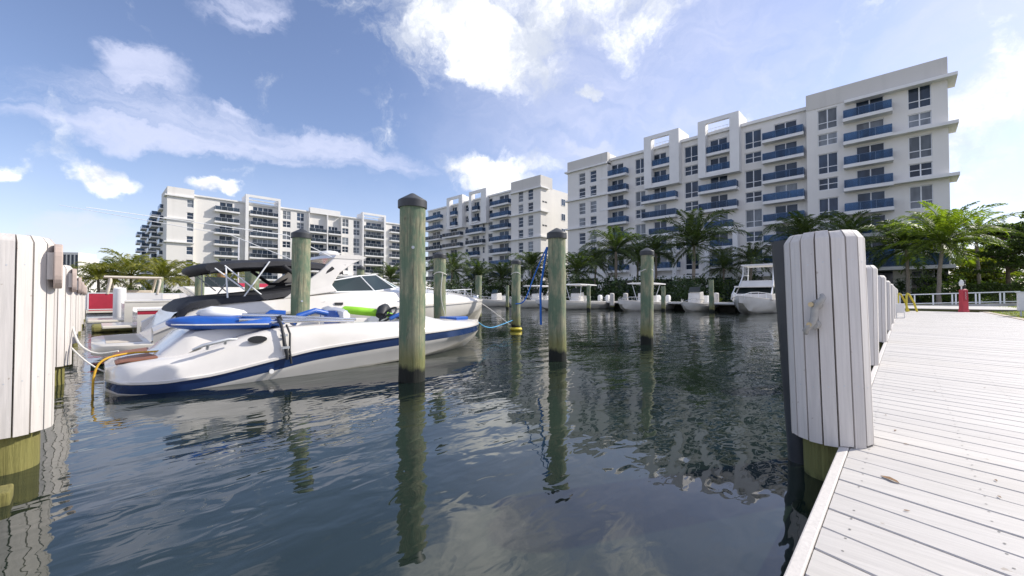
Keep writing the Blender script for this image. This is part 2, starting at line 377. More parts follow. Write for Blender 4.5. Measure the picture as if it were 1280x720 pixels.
def build_decks():
    b = MB(); k = (0.2514, 0.968); s = k[0]/k[1]
    x = -4.0; rnd = random.Random(3)
    y0, y1 = 0.236, -2.95
    while x < QX-0.2:
        w = 0.178; za = DZ + rnd.uniform(-0.0015, 0.0015)
        def px(xx, y): return xx + (y-y0)*s
        p = [(px(x, y1), y1), (px(x+w, y1), y1), (x+w, y0), (x, y0)]
        c = 0.004
        bot = [(q[0], q[1], za-0.03) for q in p]
        mid = [(q[0], q[1], za-c) for q in p]
        ins = [(p[0][0]+c, y1), (p[1][0]-c, y1), (p[2][0]-c, y0), (p[3][0]+c, y0)]
        top = [(q[0], q[1], za) for q in ins]
        b.rings([bot, mid, top], (False, True))
        x += 0.186
    b.mi = 1; xx = -1.0
    while xx < 9.0:
        for yy in (0.16, -0.24, -0.64, -1.04, -1.44, -1.84):
            for f in (0.04, 0.14):
                cx, cy = xx+f+(yy-y0)*s, yy+rnd.uniform(-.006, .006)
                if rnd.random() < 0.94: b.quad(*[(cx+0.0045*math.cos(a*1.047), cy+0.0045*math.sin(a*1.047), DZ+0.0021) for a in range(6)])
        xx += 0.186
    tag(b.build('boardwalk', [M['deck'], mat('screw_heads', (0.20, 0.19, 0.17), 0.5, 0.2, 9)]), 'bleached plank boardwalk running to the far shore', 'boardwalk', kind='structure')
    e = MB(); x = -4
    while x < QX:
        e.box(x, min(QX, x+3.655), 0.240, 0.285, DZ-0.17, DZ+0.004); x += 3.66
    e.box(-4, QX, -3.06, -2.96, DZ-0.15, DZ+0.003)
    o = e.build('boardwalk_edge', M['cover'], bevel=0.006); tag(o, 'white edge board along the boardwalk', 'edge board', kind='structure')
    j = MB()
    j.box(-4, QX-0.3, -2.9, 0.23, DZ-0.10, DZ-0.036); j.box(-4, QX-0.3, 0.03, 0.17, -0.2, DZ-0.103)
    o = j.build('boardwalk_underside', mat('grey_joists', (0.24, 0.23, 0.215), 0.9, 0.2, 3)); tag(o, 'dark joists under the boardwalk planks', 'joists', kind='structure')
    # left-hand dock, mostly hidden behind its covered piles
    l = MB(); y = 1.5
    while y < 52:
        l.box(-2.9, -0.62, y, y+0.178, DZ-0.03, DZ); y += 0.186
    tag(l.build('side_dock', M['deck']), 'plank side dock behind the left row of covered piles', 'dock', kind='structure')
    g = MB(); g.box(-0.60, -0.50, 1.4, 52, DZ-0.18, DZ+0.004); g.box(-2.8, -0.62, 1.5, 52, DZ-0.12, DZ-0.034)
    tag(g.build('side_dock_edge', M['cover']), 'edge board of the side dock', 'edge board', kind='structure')
build_decks()
# ------------------------------------------------------------------ covered dock piles
def cover_mesh(r, h, nb, phase, wig=0.0, rnd=random.Random(1)):
    """ring of vertical boards with a rounded shoulder, and a lid closing the top"""
    b = MB(); t = 0.024
    for i in range(nb):
        a0 = phase + 2*math.pi*i/nb; g = 0.0045/r*1.0
        aa, ab = a0+g, a0+2*math.pi/nb-g; am = (aa+ab)/2
        nrm = Vector((math.cos(am), math.sin(am), 0)); tn = Vector((-nrm.y, nrm.x, 0))
        hw = r*math.sin((ab-aa)/2); ro = r*math.cos((ab-aa)/2)
        zl = rnd.uniform(-0.006, 0.006); zt = h+rnd.uniform(-0.004, 0.004)
        rings = []
        for z, inset, sw in ((zl, 0, 1), (zt-0.052, 0, 1), (zt-0.046, 0.002, 0.995), (zt-0.010, 0.026, 0.90), (zt-0.003, 0.034, 0.87), (zt, 0.060, 0.78)):
            rr = ro - inset
            rings.append([nrm*(rr-t) - tn*hw*sw*0.93 + Vector((0, 0, z)), nrm*rr - tn*hw*sw + Vector((0, 0, z)),
                          nrm*rr + tn*hw*sw + Vector((0, 0, z)), nrm*(rr-t) + tn*hw*sw*0.93 + Vector((0, 0, z))])
        b.rings(rings, (True, True))
    return b
def screw_mesh(r, h, nb, phase):
    b = MB()
    for i in range(nb):
        a = phase + 2*math.pi*(i+0.5)/nb; ro = r*math.cos(math.pi/nb)
        n = Vector((math.cos(a), math.sin(a), 0))
        for z in (h*0.27, h*0.85):
            p = n*ro + Vector((0, 0, z+0.012*math.sin(i*5.1)))
            b.tube([p-n*0.002, p+n*0.0016], 0.0042, 8)
    return b
CR, CH, NBD = 0.205, 1.27, 17
near_cover = dict(mesh=None)
def covered_pile(x, y, label, group, cr=CR, ch=CH, detail=True, lean=(0, 0), proto=[], low=-1.2, pile='pile_covered'):
    root = empty('dock_pile', (x, y, 0)); tag(root, label, 'dock pile', group)
    if not proto:
        c = cover_mesh(cr, ch, NBD, 0.11).build('cover', M['cover'], root, smooth=35)
        s = screw_mesh(cr, ch, NBD, 0.11).build('screws', M['steel'], c)
        li = MB().lathe([(cr-0.03, ch-0.32), (cr-0.035, ch-0.035), (cr-0.05, ch-0.012), (0.001, ch-0.004)], 24).build('lid', M['cover'], root)
        p = MB().lathe([(0.15, low-0.3), (0.148, -0.2), (0.145, ch*0.5)], 20).build('pile', M[pile], root, smooth=40)
        for o in (c, li): o.location.z = DZ+0.005
        proto += [c, li, p]
    else:
        for o in proto:
            c = copy_tree(o, root)
            if o is proto[2] and pile != 'pile_covered':
                c.data = o.data.copy(); c.data.materials[0] = M[pile]
    root.rotation_euler = (lean[0], lean[1], random.uniform(-0.3, 0.3) if len(proto) and x != 3.23 else 0)
    return root
ordinal = ['nearest', 'second', 'third', 'fourth', 'fifth', 'sixth', 'seventh', 'eighth', 'ninth']
GR, GL = 'white boarded piles along the right-hand boardwalk', 'white boarded piles along the left-hand side dock'
xs = [3.23, 6.95, 10.55, 14.2, 17.9, 21.6, 25.3, 29.0, 32.6]
for i, x in enumerate(xs):
    lab = 'large white boarded pile beside the boardwalk with a grey horn cleat on its front' if i == 0 else \
          'white boarded pile without cleat, %s from the near end of the boardwalk row' % ordinal[i]
    # the near piles lean a little towards the walk
    covered_pile(x, 0.335 if i == 0 else 0.44, lab, GR, lean=((-0.022, -0.018) if i == 0 else (random.uniform(-.006, .006), random.uniform(-.006, .006))))
ys = [4.2, 7.75, 11.2, 14.9, 18.6, 22.3, 26.0, 29.7]
left = []
for i, y in enumerate(ys):
    lab = ('large white boarded pile at the left picture edge over an ochre stained post' if i == 0 else
           'white boarded pile with a round-ended block, %s along the side dock on the left' % ordinal[i])
    o = covered_pile(-0.375, y, lab, GL, pile='pile_ochre'); left.append(o)
    o.rotation_euler = (0, 0, 0.2*i)
# round-ended mooring blocks on the side of the left piles
def stadium(w, h, t, n=10):
    pts = [(w/2*math.cos(a), h/2-w/2+w/2*math.sin(a)) for a in [math.pi*k/n for k in range(n+1)]]
    pts += [(w/2*math.cos(a), -(h/2-w/2)+w/2*math.sin(a)) for a in [math.pi+math.pi*k/n for k in range(n+1)]]
    b = MB(); b.rings([[(x, p[0], p[1]) for p in pts] for x in (0, t)]); return b
M['block_edge'] = mat('tan_plastic_lumber', (0.50, 0.40, 0.34), 0.6, 0.12, 9)
blk = None
for i, (o, y) in enumerate(zip(left, ys)):
    if i == 0: continue
for i in range(0, 6):
    if blk is None:
        blk = stadium(0.17, 0.30, 0.04).build('mooring_block', M['block_edge'], left[0], bevel=0.006); c = blk
        MB().box(-0.03, -0.001, -0.03, 0.03, -0.09, 0.09).build('spacer', M['cover'], blk)
    else: c = copy_tree(blk, left[i])
    L = left[i].rotation_euler.z
    a = R(-27)-L; e = R(3)-L
    c.location = ((CR+0.012)*math.cos(a), (CR+0.012)*math.sin(a), DZ+1.08); c.rotation_euler = (0, 0, e)
# cleat on the near right pile
def cleat(parent, ang, z):
    r = CR*math.cos(math.pi/NBD)
    c = MB()
    path = [(0.035, -0.028, 0.125), (0.050, -0.040, 0.110), (0.056, -0.030, 0.085), (0.050, -0.010, 0.06), (0.046, 0.0, 0.03), (0.046, 0.0, -0.03),
            (0.050, 0.006, -0.06), (0.056, 0.022, -0.085), (0.050, 0.040, -0.115), (0.034, 0.036, -0.135)]
    path = [(a, -b*0.9, cc*0.92) for a, b, cc in path]
    c.tube(path, [0.011, 0.016, 0.018, 0.019, 0.020, 0.020, 0.019, 0.018, 0.016, 0.011], 12)
    o = c.build('cleat', mat('grey_cast_cleat', (0.36, 0.35, 0.325), 0.5, 0.15, 30, 0.3, 0.003), parent, smooth=60)
    f = MB()
    for zz in (0.055, -0.065):
        f.lathe([(0.030, 0), (0.026, 0.03), (0.024, 0.05)], 14)
        f.v[-42:] = [(q[2], q[0]+0.0, q[1]+zz) for q in f.v[-42:]]
    f.build('foot', o.data.materials[0], o, smooth=50)
    g = MB()
    for zz in (0.055, -0.065): g.tube([(0.05, -0.016, zz), (0.071, -0.016, zz)], 0.014, 12)
    g.build('bolt', mat('brassy_bolt', (0.55, 0.45, 0.28), 0.35, 0.2, 20, metal=0.8), o, smooth=50)
    o.location = (r*math.cos(ang), r*math.sin(ang), z); o.rotation_euler = (R(-6), 0, ang)
rp = [o for o in bpy.data.objects if o.name == 'dock_pile'][0]
cleat(rp, math.atan2(-0.345, -3.09)-R(12), DZ+0.78)
# black sleeve post beside the near pile, its lit seam with screw heads, and a timber waler
bp = empty('fender_post', (3.36, 0.52, 0)); tag(bp, 'black plastic-sleeved post leaning beside the nearest boarded pile', 'fender post')
MB().tube([(0, 0, -1.2), (0, 0, 1.50)], 0.07, 18).build('sleeve', mat('black_plastic_sleeve', (0.040, 0.045, 0.052), 0.42, 0.3, 3, 0.3, 0.01), bp, smooth=40)
sc = MB()
for k in range(9):
    z = 1.3-k*0.16; a = math.atan2(-0.8, -3.02)+R(62)
    d = Vector((math.cos(a), math.sin(a), 0)); sc.tube([d*0.068+Vector((0, 0, z)), d*0.074+Vector((0, 0, z))], 0.0055, 8)
sc.build('screws', M['chrome'], bp)
bp.rotation_euler = (R(-2.7), R(-2.6), 0)
wl = MB(); wl.box(-1.1, -0.29, 3.46, 3.62, -0.10, 0.07)
tag(wl.build('timber_waler', M['pile_ochre'], bevel=0.01), 'ochre timber waler at the waterline against the left-hand post', 'timber')
# ------------------------------------------------------------------ bare mooring piles
def pile_proto(name, d, h, mname, cap=True, nails=True):
    root = empty('mooring_pile', (0, 0, 0)); rnd = random.Random(int(h*100)); r = d/2
    prof = []; n = 22; rings = []
    for z in [-1.6, -0.3, 0.0, 0.3, 0.7, 1.1, 1.5, h*0.75, h*0.9, h]:
        if rings and z <= rings[-1][0][2]+0.02: continue
        k = 1.0 + 0.02*(1-z/h) ; ox, oy = rnd.uniform(-.006, .006), rnd.uniform(-.006, .006)
        rings.append([(ox+r*k*(1+0.02*math.sin(3*a+z*2)+rnd.uniform(-.008, .008))*math.cos(a), oy+r*k*(1+0.02*math.sin(3*a+z*2))*math.sin(a), z) for a in [2*math.pi*j/n for j in range(n)]])
    MB().rings(rings).build('post', M[mname], root, smooth=50)
    if cap:
        MB().lathe([(r*1.04, h-0.05), (r*1.14, h-0.05), (r*1.14, h+0.04), (r*1.10, h+0.052), (0.03, h+r*0.86), (0.001, h+r*0.92)], 26, caps=(False, False)).build('pile_cap', M['cap'], root, smooth=16)
    return root
def nail_plate(root, z, ang, r):
    d = Vector((math.cos(ang), math.sin(ang), 0))
    b = MB(); b.tube([d*(r-0.01)+Vector((0, 0, z)), d*(r+0.008)+Vector((0, 0, z))], 0.02, 10)
    b.build('bolt', M['steel'], root)
def mooring(x, y, d, h, label, group, mname='pile', cap=True, lean=None):
    lean = lean or (tilt.uniform(-.016, .016), tilt.uniform(-.016, .016))
    o = pile_proto('mooring_pile', d, h, mname, cap); o.location = (x, y, 0); o.rotation_euler = (lean[0], lean[1], 0)
    tag(o, label, 'mooring pile', group); return o
GP = 'bare mooring piles standing in the water'
tilt = random.Random(77)
p1 = mooring(2.97, 4.71, 0.335, 2.34, 'tall thick green-grey pile with black cone cap in front of the speedboat bow', GP, lean=(0.004, -0.006))
p2 = mooring(5.66, 4.36, 0.305, 2.17, 'capped pile standing in open water with a blue line tied near its top', GP, lean=(0.006, -0.016))
p3 = mooring(9.02, 4.33, 0.285, 2.12, 'capped greenish pile alone in open water nearest the boardwalk', GP)
p4 = mooring(2.83, 8.50, 0.33, 2.30, 'capped pile rising between the speedboat and the white cruiser', GP)
p5 = mooring(6.25, 8.62, 0.31, 2.14, 'capped pile just right of and behind the tallest pile, by the cruiser hull', GP)
p6 = mooring(9.55, 9.05, 0.29, 2.20, 'capped pile with a yellow collar where it meets the water', GP)
nail_plate(p4, 1.02, R(-100), 0.165); nail_plate(p1, 1.75, R(-120), 0.168)
mooring(2.9, 19.7, 0.30, 2.15, 'uncapped grey-green pile at the left behind the black bimini top', GP, cap=False)
mooring(3.75, 20.6, 0.30, 2.42, 'orange-brown pile behind the black bimini top', GP, 'pile_tan', cap=False)
mooring(3.05, 12.95, 0.34, 1.98, 'stout green pile just under the middle of the black bimini', GP, cap=False)
mooring(2.65, 30.3, 0.32, 2.2, 'thin far pile at the left by the yellow-green palms', GP, cap=False)
mooring(7.8, 16.4, 0.30, 2.28, 'capped pile showing just over the cruiser windscreen', GP)
mooring(9.6, 18.1, 0.28, 2.1, 'short-looking pile right of the cruiser windscreen', GP, cap=False)
mooring(26.8, 17.6, 0.30, 1.95, 'far grey pile in front of the long white centre-console boat', GP, cap=False)
mooring(29.6, 12.9, 0.30, 1.85, 'far green pile at the right end of the open boat by the quay', GP, cap=False)
mooring(29.9, 9.6, 0.32, 2.25, 'far green pile left of the sportfishing boat', GP, cap=False)
mooring(24.9, 24.6, 0.28, 2.05, 'far pile between the white bows left of the yellow-collared pile', GP, cap=False)
mooring(12.8, 14.6, 0.30, 2.1, 'half-hidden pile behind the one by the cruiser hull', GP, cap=False)
fl = MB().lathe([(0.15, 0.0), (0.19, 0.02), (0.205, 0.055), (0.19, 0.09), (0.15, 0.11)], 20).build('collar_float', M['yellow'], p6, smooth=60)
# ================================================================== apartment buildings
GD = {}
def hole_wall(b, P, u0, u1, z0, z1, n, holes, depth):
    us = sorted({u0, u1, *[h[0] for h in holes], *[h[1] for h in holes]}); zs = sorted({z0, z1, *[h[2] for h in holes], *[h[3] for h in holes]})
    us = [u for u in us if u0 <= u <= u1]; zs = [z for z in zs if z0 <= z <= z1]
    for i in range(len(us)-1):
        for j in range(len(zs)-1):
            cu, cz = (us[i]+us[i+1])/2, (zs[j]+zs[j+1])/2
            if any(h[0] < cu < h[1] and h[2] < cz < h[3] for h in holes): continue
            b.quad(P(us[i], n, zs[j]), P(us[i+1], n, zs[j]), P(us[i+1], n, zs[j+1]), P(us[i], n, zs[j+1]))
    for a, c, e, f in holes:
        q = [(a, e), (c, e), (c, f), (a, f)]
        for k in range(4):
            (ua, za), (ub, zb) = q[k], q[(k+1) % 4]
            b.quad(P(ua, n, za), P(ub, n, zb), P(ub, n-depth, zb), P(ua, n-depth, za))
def pbox(b, P, u0, u1, n0, n1, z0, z1):
    a, c = P(u0, n0, z0), P(u1, n1, z1); b.box(a[0], c[0], a[1], c[1], z0, z1)
class Bld:
    def __init__(s, label, cat, P, group=None, base=(0, 0, 0)):
        s.P = P; s.root = empty('apartment_building', (0, 0, 0)); tag(s.root, label, cat, group)
        s.holes = {}; s.rnd = random.Random(len(label)); s.body = MB(); s.nwin = 0
    def hole(s, wall, h): s.holes.setdefault(wall, []).append(h)
    def window(s, wall, n, ua, ub, za, zb, cols=2, rows=2, depth=0.22, name='window', blind=0.4, split=None):
        ua, ub = min(ua, ub), max(ua, ub); s.hole(wall, (ua, ub, za, zb)); f = MB(); P = s.P; fw = 0.085; nf = n-depth
        pbox(f, P, ua, ua+fw, nf, nf+0.09, za, zb); pbox(f, P, ub-fw, ub, nf, nf+0.09, za, zb)
        pbox(f, P, ua+fw, ub-fw, nf, nf+0.09, za, za+fw); pbox(f, P, ua+fw, ub-fw, nf, nf+0.09, zb-fw, zb)
        for k in range(1, cols):
            u = ua+(ub-ua)*k/cols; pbox(f, P, u-0.06, u+0.06, nf, nf+0.085, za+fw, zb-fw)
        zz = split if split else [za+(zb-za)*k/rows for k in range(1, rows)]
        for z in zz:
            for k in range(cols):
                a = ua+(ub-ua)*k/cols+0.062; c = ua+(ub-ua)*(k+1)/cols-0.062
                pbox(f, P, a, c, nf, nf+0.07, z-0.045, z+0.045)
        w = f.build(name, M['alu'], s.root)
        p = MB(); p.quad(P(ua+0.02, nf+0.03, za+0.02), P(ub-0.02, nf+0.03, za+0.02), P(ub-0.02, nf+0.03, zb-0.02), P(ua+0.02, nf+0.03, zb-0.02))
        p.build('pane', M['pane_blind'] if s.rnd.random() < blind else M['pane'], w)
        s.nwin += 1
    def balcony(s, n, ua, ub, zb, proj=1.25, mat_='blue_glass', th=0.42, rail=1.05):
        ua, ub = min(ua, ub), max(ua, ub); P = s.P
        b = MB(); pbox(b, P, ua, ub, n+0.003, n+proj, zb, zb+th)
        o = b.build('balcony', M['trim'], s.root)
        g = MB(); z0, z1 = zb+th+0.04, zb+th+rail; a, c = ua+0.06, ub-0.06; e = n+proj-0.08
        nd = max(2, round((c-a)/1.55)); 
        for k in range(nd):
            pbox(g, P, a+(c-a)*k/nd+0.03, a+(c-a)*(k+1)/nd-0.03, e-0.03, e, z0, z1-0.05)
        pbox(g, P, a, a+0.03, n+0.02, e-0.05, z0, z1-0.05); pbox(g, P, c-0.03, c, n+0.02, e-0.05, z0, z1-0.05)
        g.build('railing_glass', M[mat_], o)
        r = MB(); pbox(r, P, a, c, e-0.05, e+0.02, z1-0.046, z1); 
        for k in range(nd+1): 
            u = a+(c-a)*k/nd; pbox(r, P, u-0.02, u+0.02, e-0.045, e-0.005+0.012, zb+th, z1-0.048)
        r.build('handrail', M['steel' if mat_ == 'smoke_glass' else 'blue_rail'], o)
    def door(s, wall, n, ua, ub, zf, h=2.3, panels=2): s.window(wall, n, ua, ub, zf, zf+h, panels, 1, 0.2, 'balcony_door', 0.15)
    def walls(s, wall, u0, u1, z0, z1, n, depth=0.22):
        u0, u1 = min(u0, u1), max(u0, u1); hole_wall(s.body, s.P, u0, u1, z0, z1, n, s.holes.get(wall, []), depth+0.02)
    def part(s, name, boxes, m):
        b = MB()
        for q in boxes: pbox(b, s.P, *q)
        return b.build(name, m, s.root)
M['blue_rail'] = mat('blue_grey_handrail', (0.12, 0.18, 0.28), 0.4, 0.1, 5)
def uX(x0):     # bearing in the photograph -> y on the facade plane x = x0
    return lambda px: x0*(FY-FX*(px-640)/507.0)/(FX+FY*(px-640)/507.0)
def uY(y0):
    return lambda px: y0*(FX+FY*(px-640)/507.0)/(FY-FX*(px-640)/507.0)
SB = [23.5-3*k for k in range(8)]
def tallshort(B, wall, n, ua, ub, kmax=4, off=0.0):
    for k in range(kmax):
        zt = 24.85-6*k+off; B.window(wall, n, ua, ub, zt-1.35, zt+1.35, 2, 2, split=[zt-0.45])
        zs = 22.1-6*k+off
        if zs > 3.5: B.window(wall, n, ua, ub, zs-0.8, zs+0.8, 2, 1, split=[zs])
def building_c():
    XM, XT = 69.2, 68.0
    P = lambda u, n, z: (XM-n, u, z)
    B = Bld('tall white apartment block with blue balconies, the largest, rising at right', 'apartment block', P)
    y = uX(XM); yt = uX(XT); yf = uX(XM-1.3)
    uL, uA, uR, uE = yt(710), yt(760), yt(1011), yt(1190)
    nT = XM-XT
    # left tower
    for c0, c1 in ((724, 732), (738, 746)):
        for k in range(7): B.window('lt', nT, yt(c0), yt(c1), 23.45-3*k, 25.75-3*k, 1, 3)
    # main face
    for k in range(8):
        if k < 7:
            B.door('m', 0, y(765), y(780), SB[k]+0.45); B.balcony(0, y(753.5+1.5), y(787), SB[k])
            B.door('m', 0, y(970), y(999), SB[k]+0.45); B.balcony(0, y(957), y(1009), SB[k])
    for c0, c1 in ((795, 807.5), (857, 874), (933, 954)): tallshort(B, 'm', 0, y(c0), y(c1))
    for (a, b, c, d, e, f) in ((814, 851, 806, 849, 818, 834), (883, 918, 877, 925, 889, 911)):
        for k in range(8):
            if k < 7: B.door('m', 0, y(e), y(f), SB[k]+0.45)
            if k in (0, 1): B.balcony(0, y(a), y(b)-0.05, SB[k], 1.05)
            elif k in (2, 3): B.balcony(0, y(c), y(d), SB[k], 1.3)
            elif k in (4, 5, 6): B.balcony(0, y(a), y(b)-0.05, SB[k], 1.0)
    # right tower
    for c0, c1 in ((1025, 1050), (1139, 1169)): tallshort(B, 'rt', nT, yt(c0), yt(c1))
    for k in range(7):
        B.door('rt', nT, yt(1073), yt(1109), SB[k]+0.45); B.balcony(nT, yt(1058), yt(1120), SB[k], 1.25)
    ztop = 28.55
    # walls with real openings
    B.walls('lt', uA, uL, 4.6, ztop, nT); B.walls('m', uR, uA, 4.6, 27.3, 0); B.walls('rt', uE, uR, 4.6, ztop, nT)
    b = B.body
    # flanks, roofs, core
    pbox(b, P, uE, uR, nT-16, nT-0.26, 4.6, ztop-0.01); pbox(b, P, uA, uL, nT-14, nT-0.26, 4.6, ztop-0.01); pbox(b, P, uR, uA, -14, -0.26, 4.6, 27.29)
    for u, n0, n1, z1 in ((uE, nT-0.26, nT, ztop), (uR, nT-0.26, nT, ztop), (uA, nT-0.26, nT, ztop), (uL, nT-0.26, nT, ztop)):
        b.quad(P(u, n0, 4.6), P(u, n1, 4.6), P(u, n1, z1), P(u, n0, z1))
    for u0, u1, n0, n1, z in ((uE, uR, nT-0.26, nT, ztop), (uA, uL, nT-0.26, nT, ztop), (uR, uA, -0.26, 0, 27.3)):
        b.quad(P(u0, n0, z), P(u1, n0, z), P(u1, n1, z), P(u0, n1, z))
    b.build('wall', M['stucco'], B.root)
    # warm grey upper bands of the two towers
    for q in ((uE-0.02, uR+0.02, nT-1, nT+0.06, 26.5, ztop+0.12), (uA-0.02, uL+0.02, nT-1, nT+0.06, 26.75, ztop+0.12)): B.part('parapet_band', [q], M['stucco_warm'])
    B.part('roof_edge', [(uR+0.03, uA-0.03, -0.5, 0.35, 27.1, 27.55)], M['trim'])
    for z in (26.0, 20.55, 14.65): B.part('cornice', [(uE-0.75, yt(1060), nT-3, nT+0.95, z, z+0.36)], M['trim'])
    for z in (26.4, 20.45, 14.65): B.part('cornice', [(uA+0.0, uL+0.5, nT-3, nT+0.45, z, z+0.3)], M['trim'])
    # projecting portal frames
    for (a, b_, c, d) in ((806, 815, 838, 850), (874, 883.5, 914, 926)):
        u0, u1, u2, u3 = yf(a), yf(b_), yf(c), yf(d); zb = 20.1
        fr = [(u1, u0, 0.003, 1.35, zb, 29.3), (u3, u2, 0.003, 1.35, zb, 29.3), (u2, u1, 0.85, 1.35, 28.65, 29.298), (u2, u1, 0.003, 1.3, zb-0.01, zb+0.42),
              (u3, u2, -3.2, 0.0, 27.4, 29.3), (u2, u1, -3.2, -2.9, 27.4, 28.9)]
        B.part('portal_frame', fr, M['trim'])
        u1b, u2b = yf(b_+3), yf(c+2)
        B.part('portal_frame', [(u1b, u1b+0.7, 0.003, 1.2, 0.4, 11.2), (u2b-0.7, u2b, 0.003, 1.2, 0.4, 11.2), (u2b, u1b, 0.003, 1.19, 11.2, 11.75)], M['trim'])
        B.part('roof_railing', [(u2+0.05, u1-0.05, 0.2, 0.24, 28.05, 28.1)]+[(u2+0.05+(u1-u2-0.1)*k/6, u2+0.09+(u1-u2-0.1)*k/6, 0.2, 0.24, 27.6, 28.05) for k in range(7)], M['rail_white'])
    # ground floor: deep shaded arcade with white piers
    B.part('arcade_glazing', [(uE+0.1, uL-0.1, -3, -1.2, 0.3, 4.6)], M['pane'])
    piers = []
    for px in (712, 752, 792, 846, 868, 932, 960, 1000, 1050, 1128): piers.append((yt(px)-0.8, yt(px)+0.8, -0.6, 0.2 if 760 < px < 1011 else nT-0.02, 0.3, 4.598))
    for q in piers: B.part('pier', [q], M['stucco'])
    B.part('arcade_fascia', [(uE-0.2, uR, nT-2.5, nT+2.6, 4.2, 4.59), (uR+.003, uA, -2, 1.0, 4.0, 4.59)], M['trim'])
    B.part('terrace_railing', [(uE+0.3, uR-0.2, nT+2.5, nT+2.56, 4.6, 5.9)], M['blue_glass'])
    return B
building_c()
def building_b():
    XM = 71.0; XT = 70.0; P = lambda u, n, z: (XM-n, u, z)
    B = Bld('middle white apartment block partly hidden behind the largest block, with a grey end tower', 'apartment block', P)
    y = uX(XM); yt = uX(XT); yf = uX(XM-1.2); nT = XM-XT
    uL, uR, uE = y(535), yt(639), yt(676)
    for c0, c1 in ((648, 654), (660, 666.5)):
        for k in range(7): B.window('rt', nT, yt(c0), yt(c1), 23.3-3*k, 25.7-3*k, 1, 3)
    for k in range(7):
        B.door('m', 0, y(624), y(636), SB[k]+0.45); B.balcony(0, y(616.5), y(639), SB[k])
        B.window('m', 0, y(610), y(615.5), SB[k]+0.6, SB[k]+2.7, 1, 2)
        B.door('m', 0, y(540), y(550), SB[k]+0.45); B.balcony(0, y(535.5), y(553.5), SB[k], mat_='smoke_glass' if k > 1 else 'blue_glass')
        for (a, b, c, d) in ((588, 600, 586, 607), (561, 572, 557, 579)):
            B.door('m', 0, y(a+2), y(b-1), SB[k]+0.45)
            if k in (2, 3): B.balcony(0, y(c), y(d), SB[k], 1.4, mat_='blue_glass' if a > 580 and k == 2 else 'smoke_glass')
            else: B.balcony(0, y(a), y(b), SB[k], 1.05)
        B.window('m', 0, y(603), y(605.5), SB[k]+0.8, SB[k]+2.5, 1, 2); B.window('m', 0, y(581.5), y(585), SB[k]+0.8, SB[k]+2.5, 1, 2)
    zt = 28.4
    B.walls('m', uR, uL, 4.6, 26.9, 0); B.walls('rt', uE, uR, 4.6, zt, nT)
    b = B.body
    pbox(b, P, uR, uL, -15, -0.26, 4.6, 26.89); pbox(b, P, uE, uR, nT-4.2, nT-0.26, 4.6, zt-0.01); pbox(b, P, uE+0.7, uR, nT-22, nT-4.2, 4.6, 26.4)
    for u, n0, n1, z1 in ((uE, nT-0.26, nT, zt), (uR, nT-0.26, nT, zt)): b.quad(P(u, n0, 4.6), P(u, n1, 4.6), P(u, n1, z1), P(u, n0, z1))
    b.quad(P(uE, nT-0.26, zt), P(uR, nT-0.26, zt), P(uR, nT, zt), P(uE, nT, zt)); b.quad(P(uR, -.26, 26.9), P(uL, -.26, 26.9), P(uL, 0, 26.9), P(uR, 0, 26.9))
    pbox(b, P, uE, uL, -12, -1, 0.3, 4.6)
    b.build('wall', M['stucco'], B.root)
    B.part('parapet_band', [(uE-0.03, uR+0.02, nT-4.23, nT+0.06, 25.9, zt+0.1)], M['stucco_warm'])
    for z in (25.6, 20.2, 14.4): B.part('cornice', [(uE-0.5, uR+0.1, nT-2.6, nT+0.5, z, z+0.32)], M['trim'])
    for z in (22.4, 17.0):
        B.part('vent', [(uE-0.03, uE+0.02, nT-2.2, nT-1.5, z, z+0.35), (uE-0.03, uE+0.02, nT-1.3, nT-0.6, z, z+0.35)], M['dark'])
    B.part('roof_edge', [(uR+0.03, uL, -0.4, 0.3, 26.7, 27.1)], M['trim'])
    for k in range(6):       # windows on the flank that looks towards the boardwalk
        z = 23.0-3.6*k
        w = MB(); x0 = XM-nT+8.6
        w.box(x0, x0+1.5, uE+0.62, uE+0.69, z, z+1.7); f = w.build('window', M['alu'], B.root)
        MB().box(x0+0.1, x0+0.7, uE+0.60, uE+0.617, z+0.1, z+1.6).box(x0+0.8, x0+1.4, uE+0.60, uE+0.617, z+0.1, z+1.6).build('pane', M['pane'], f)
    for (a, b_, c, d) in ((586, 589, 601, 607.5), (558, 561.5, 573, 577.5)):
        u0, u1, u2, u3 = yf(a), yf(b_), yf(c), yf(d)
        B.part('portal_frame', [(u1, u0, 0.003, 1.25, 19.9, 28.9), (u3, u2, 0.003, 1.25, 19.9, 28.9), (u2, u1, 0.7, 1.25, 28.2, 28.898), (u2, u1, 0.003, 1.2, 19.9, 20.3), (u3, u2, -3, 0, 27.1, 28.6)], M['trim'])
building_b()
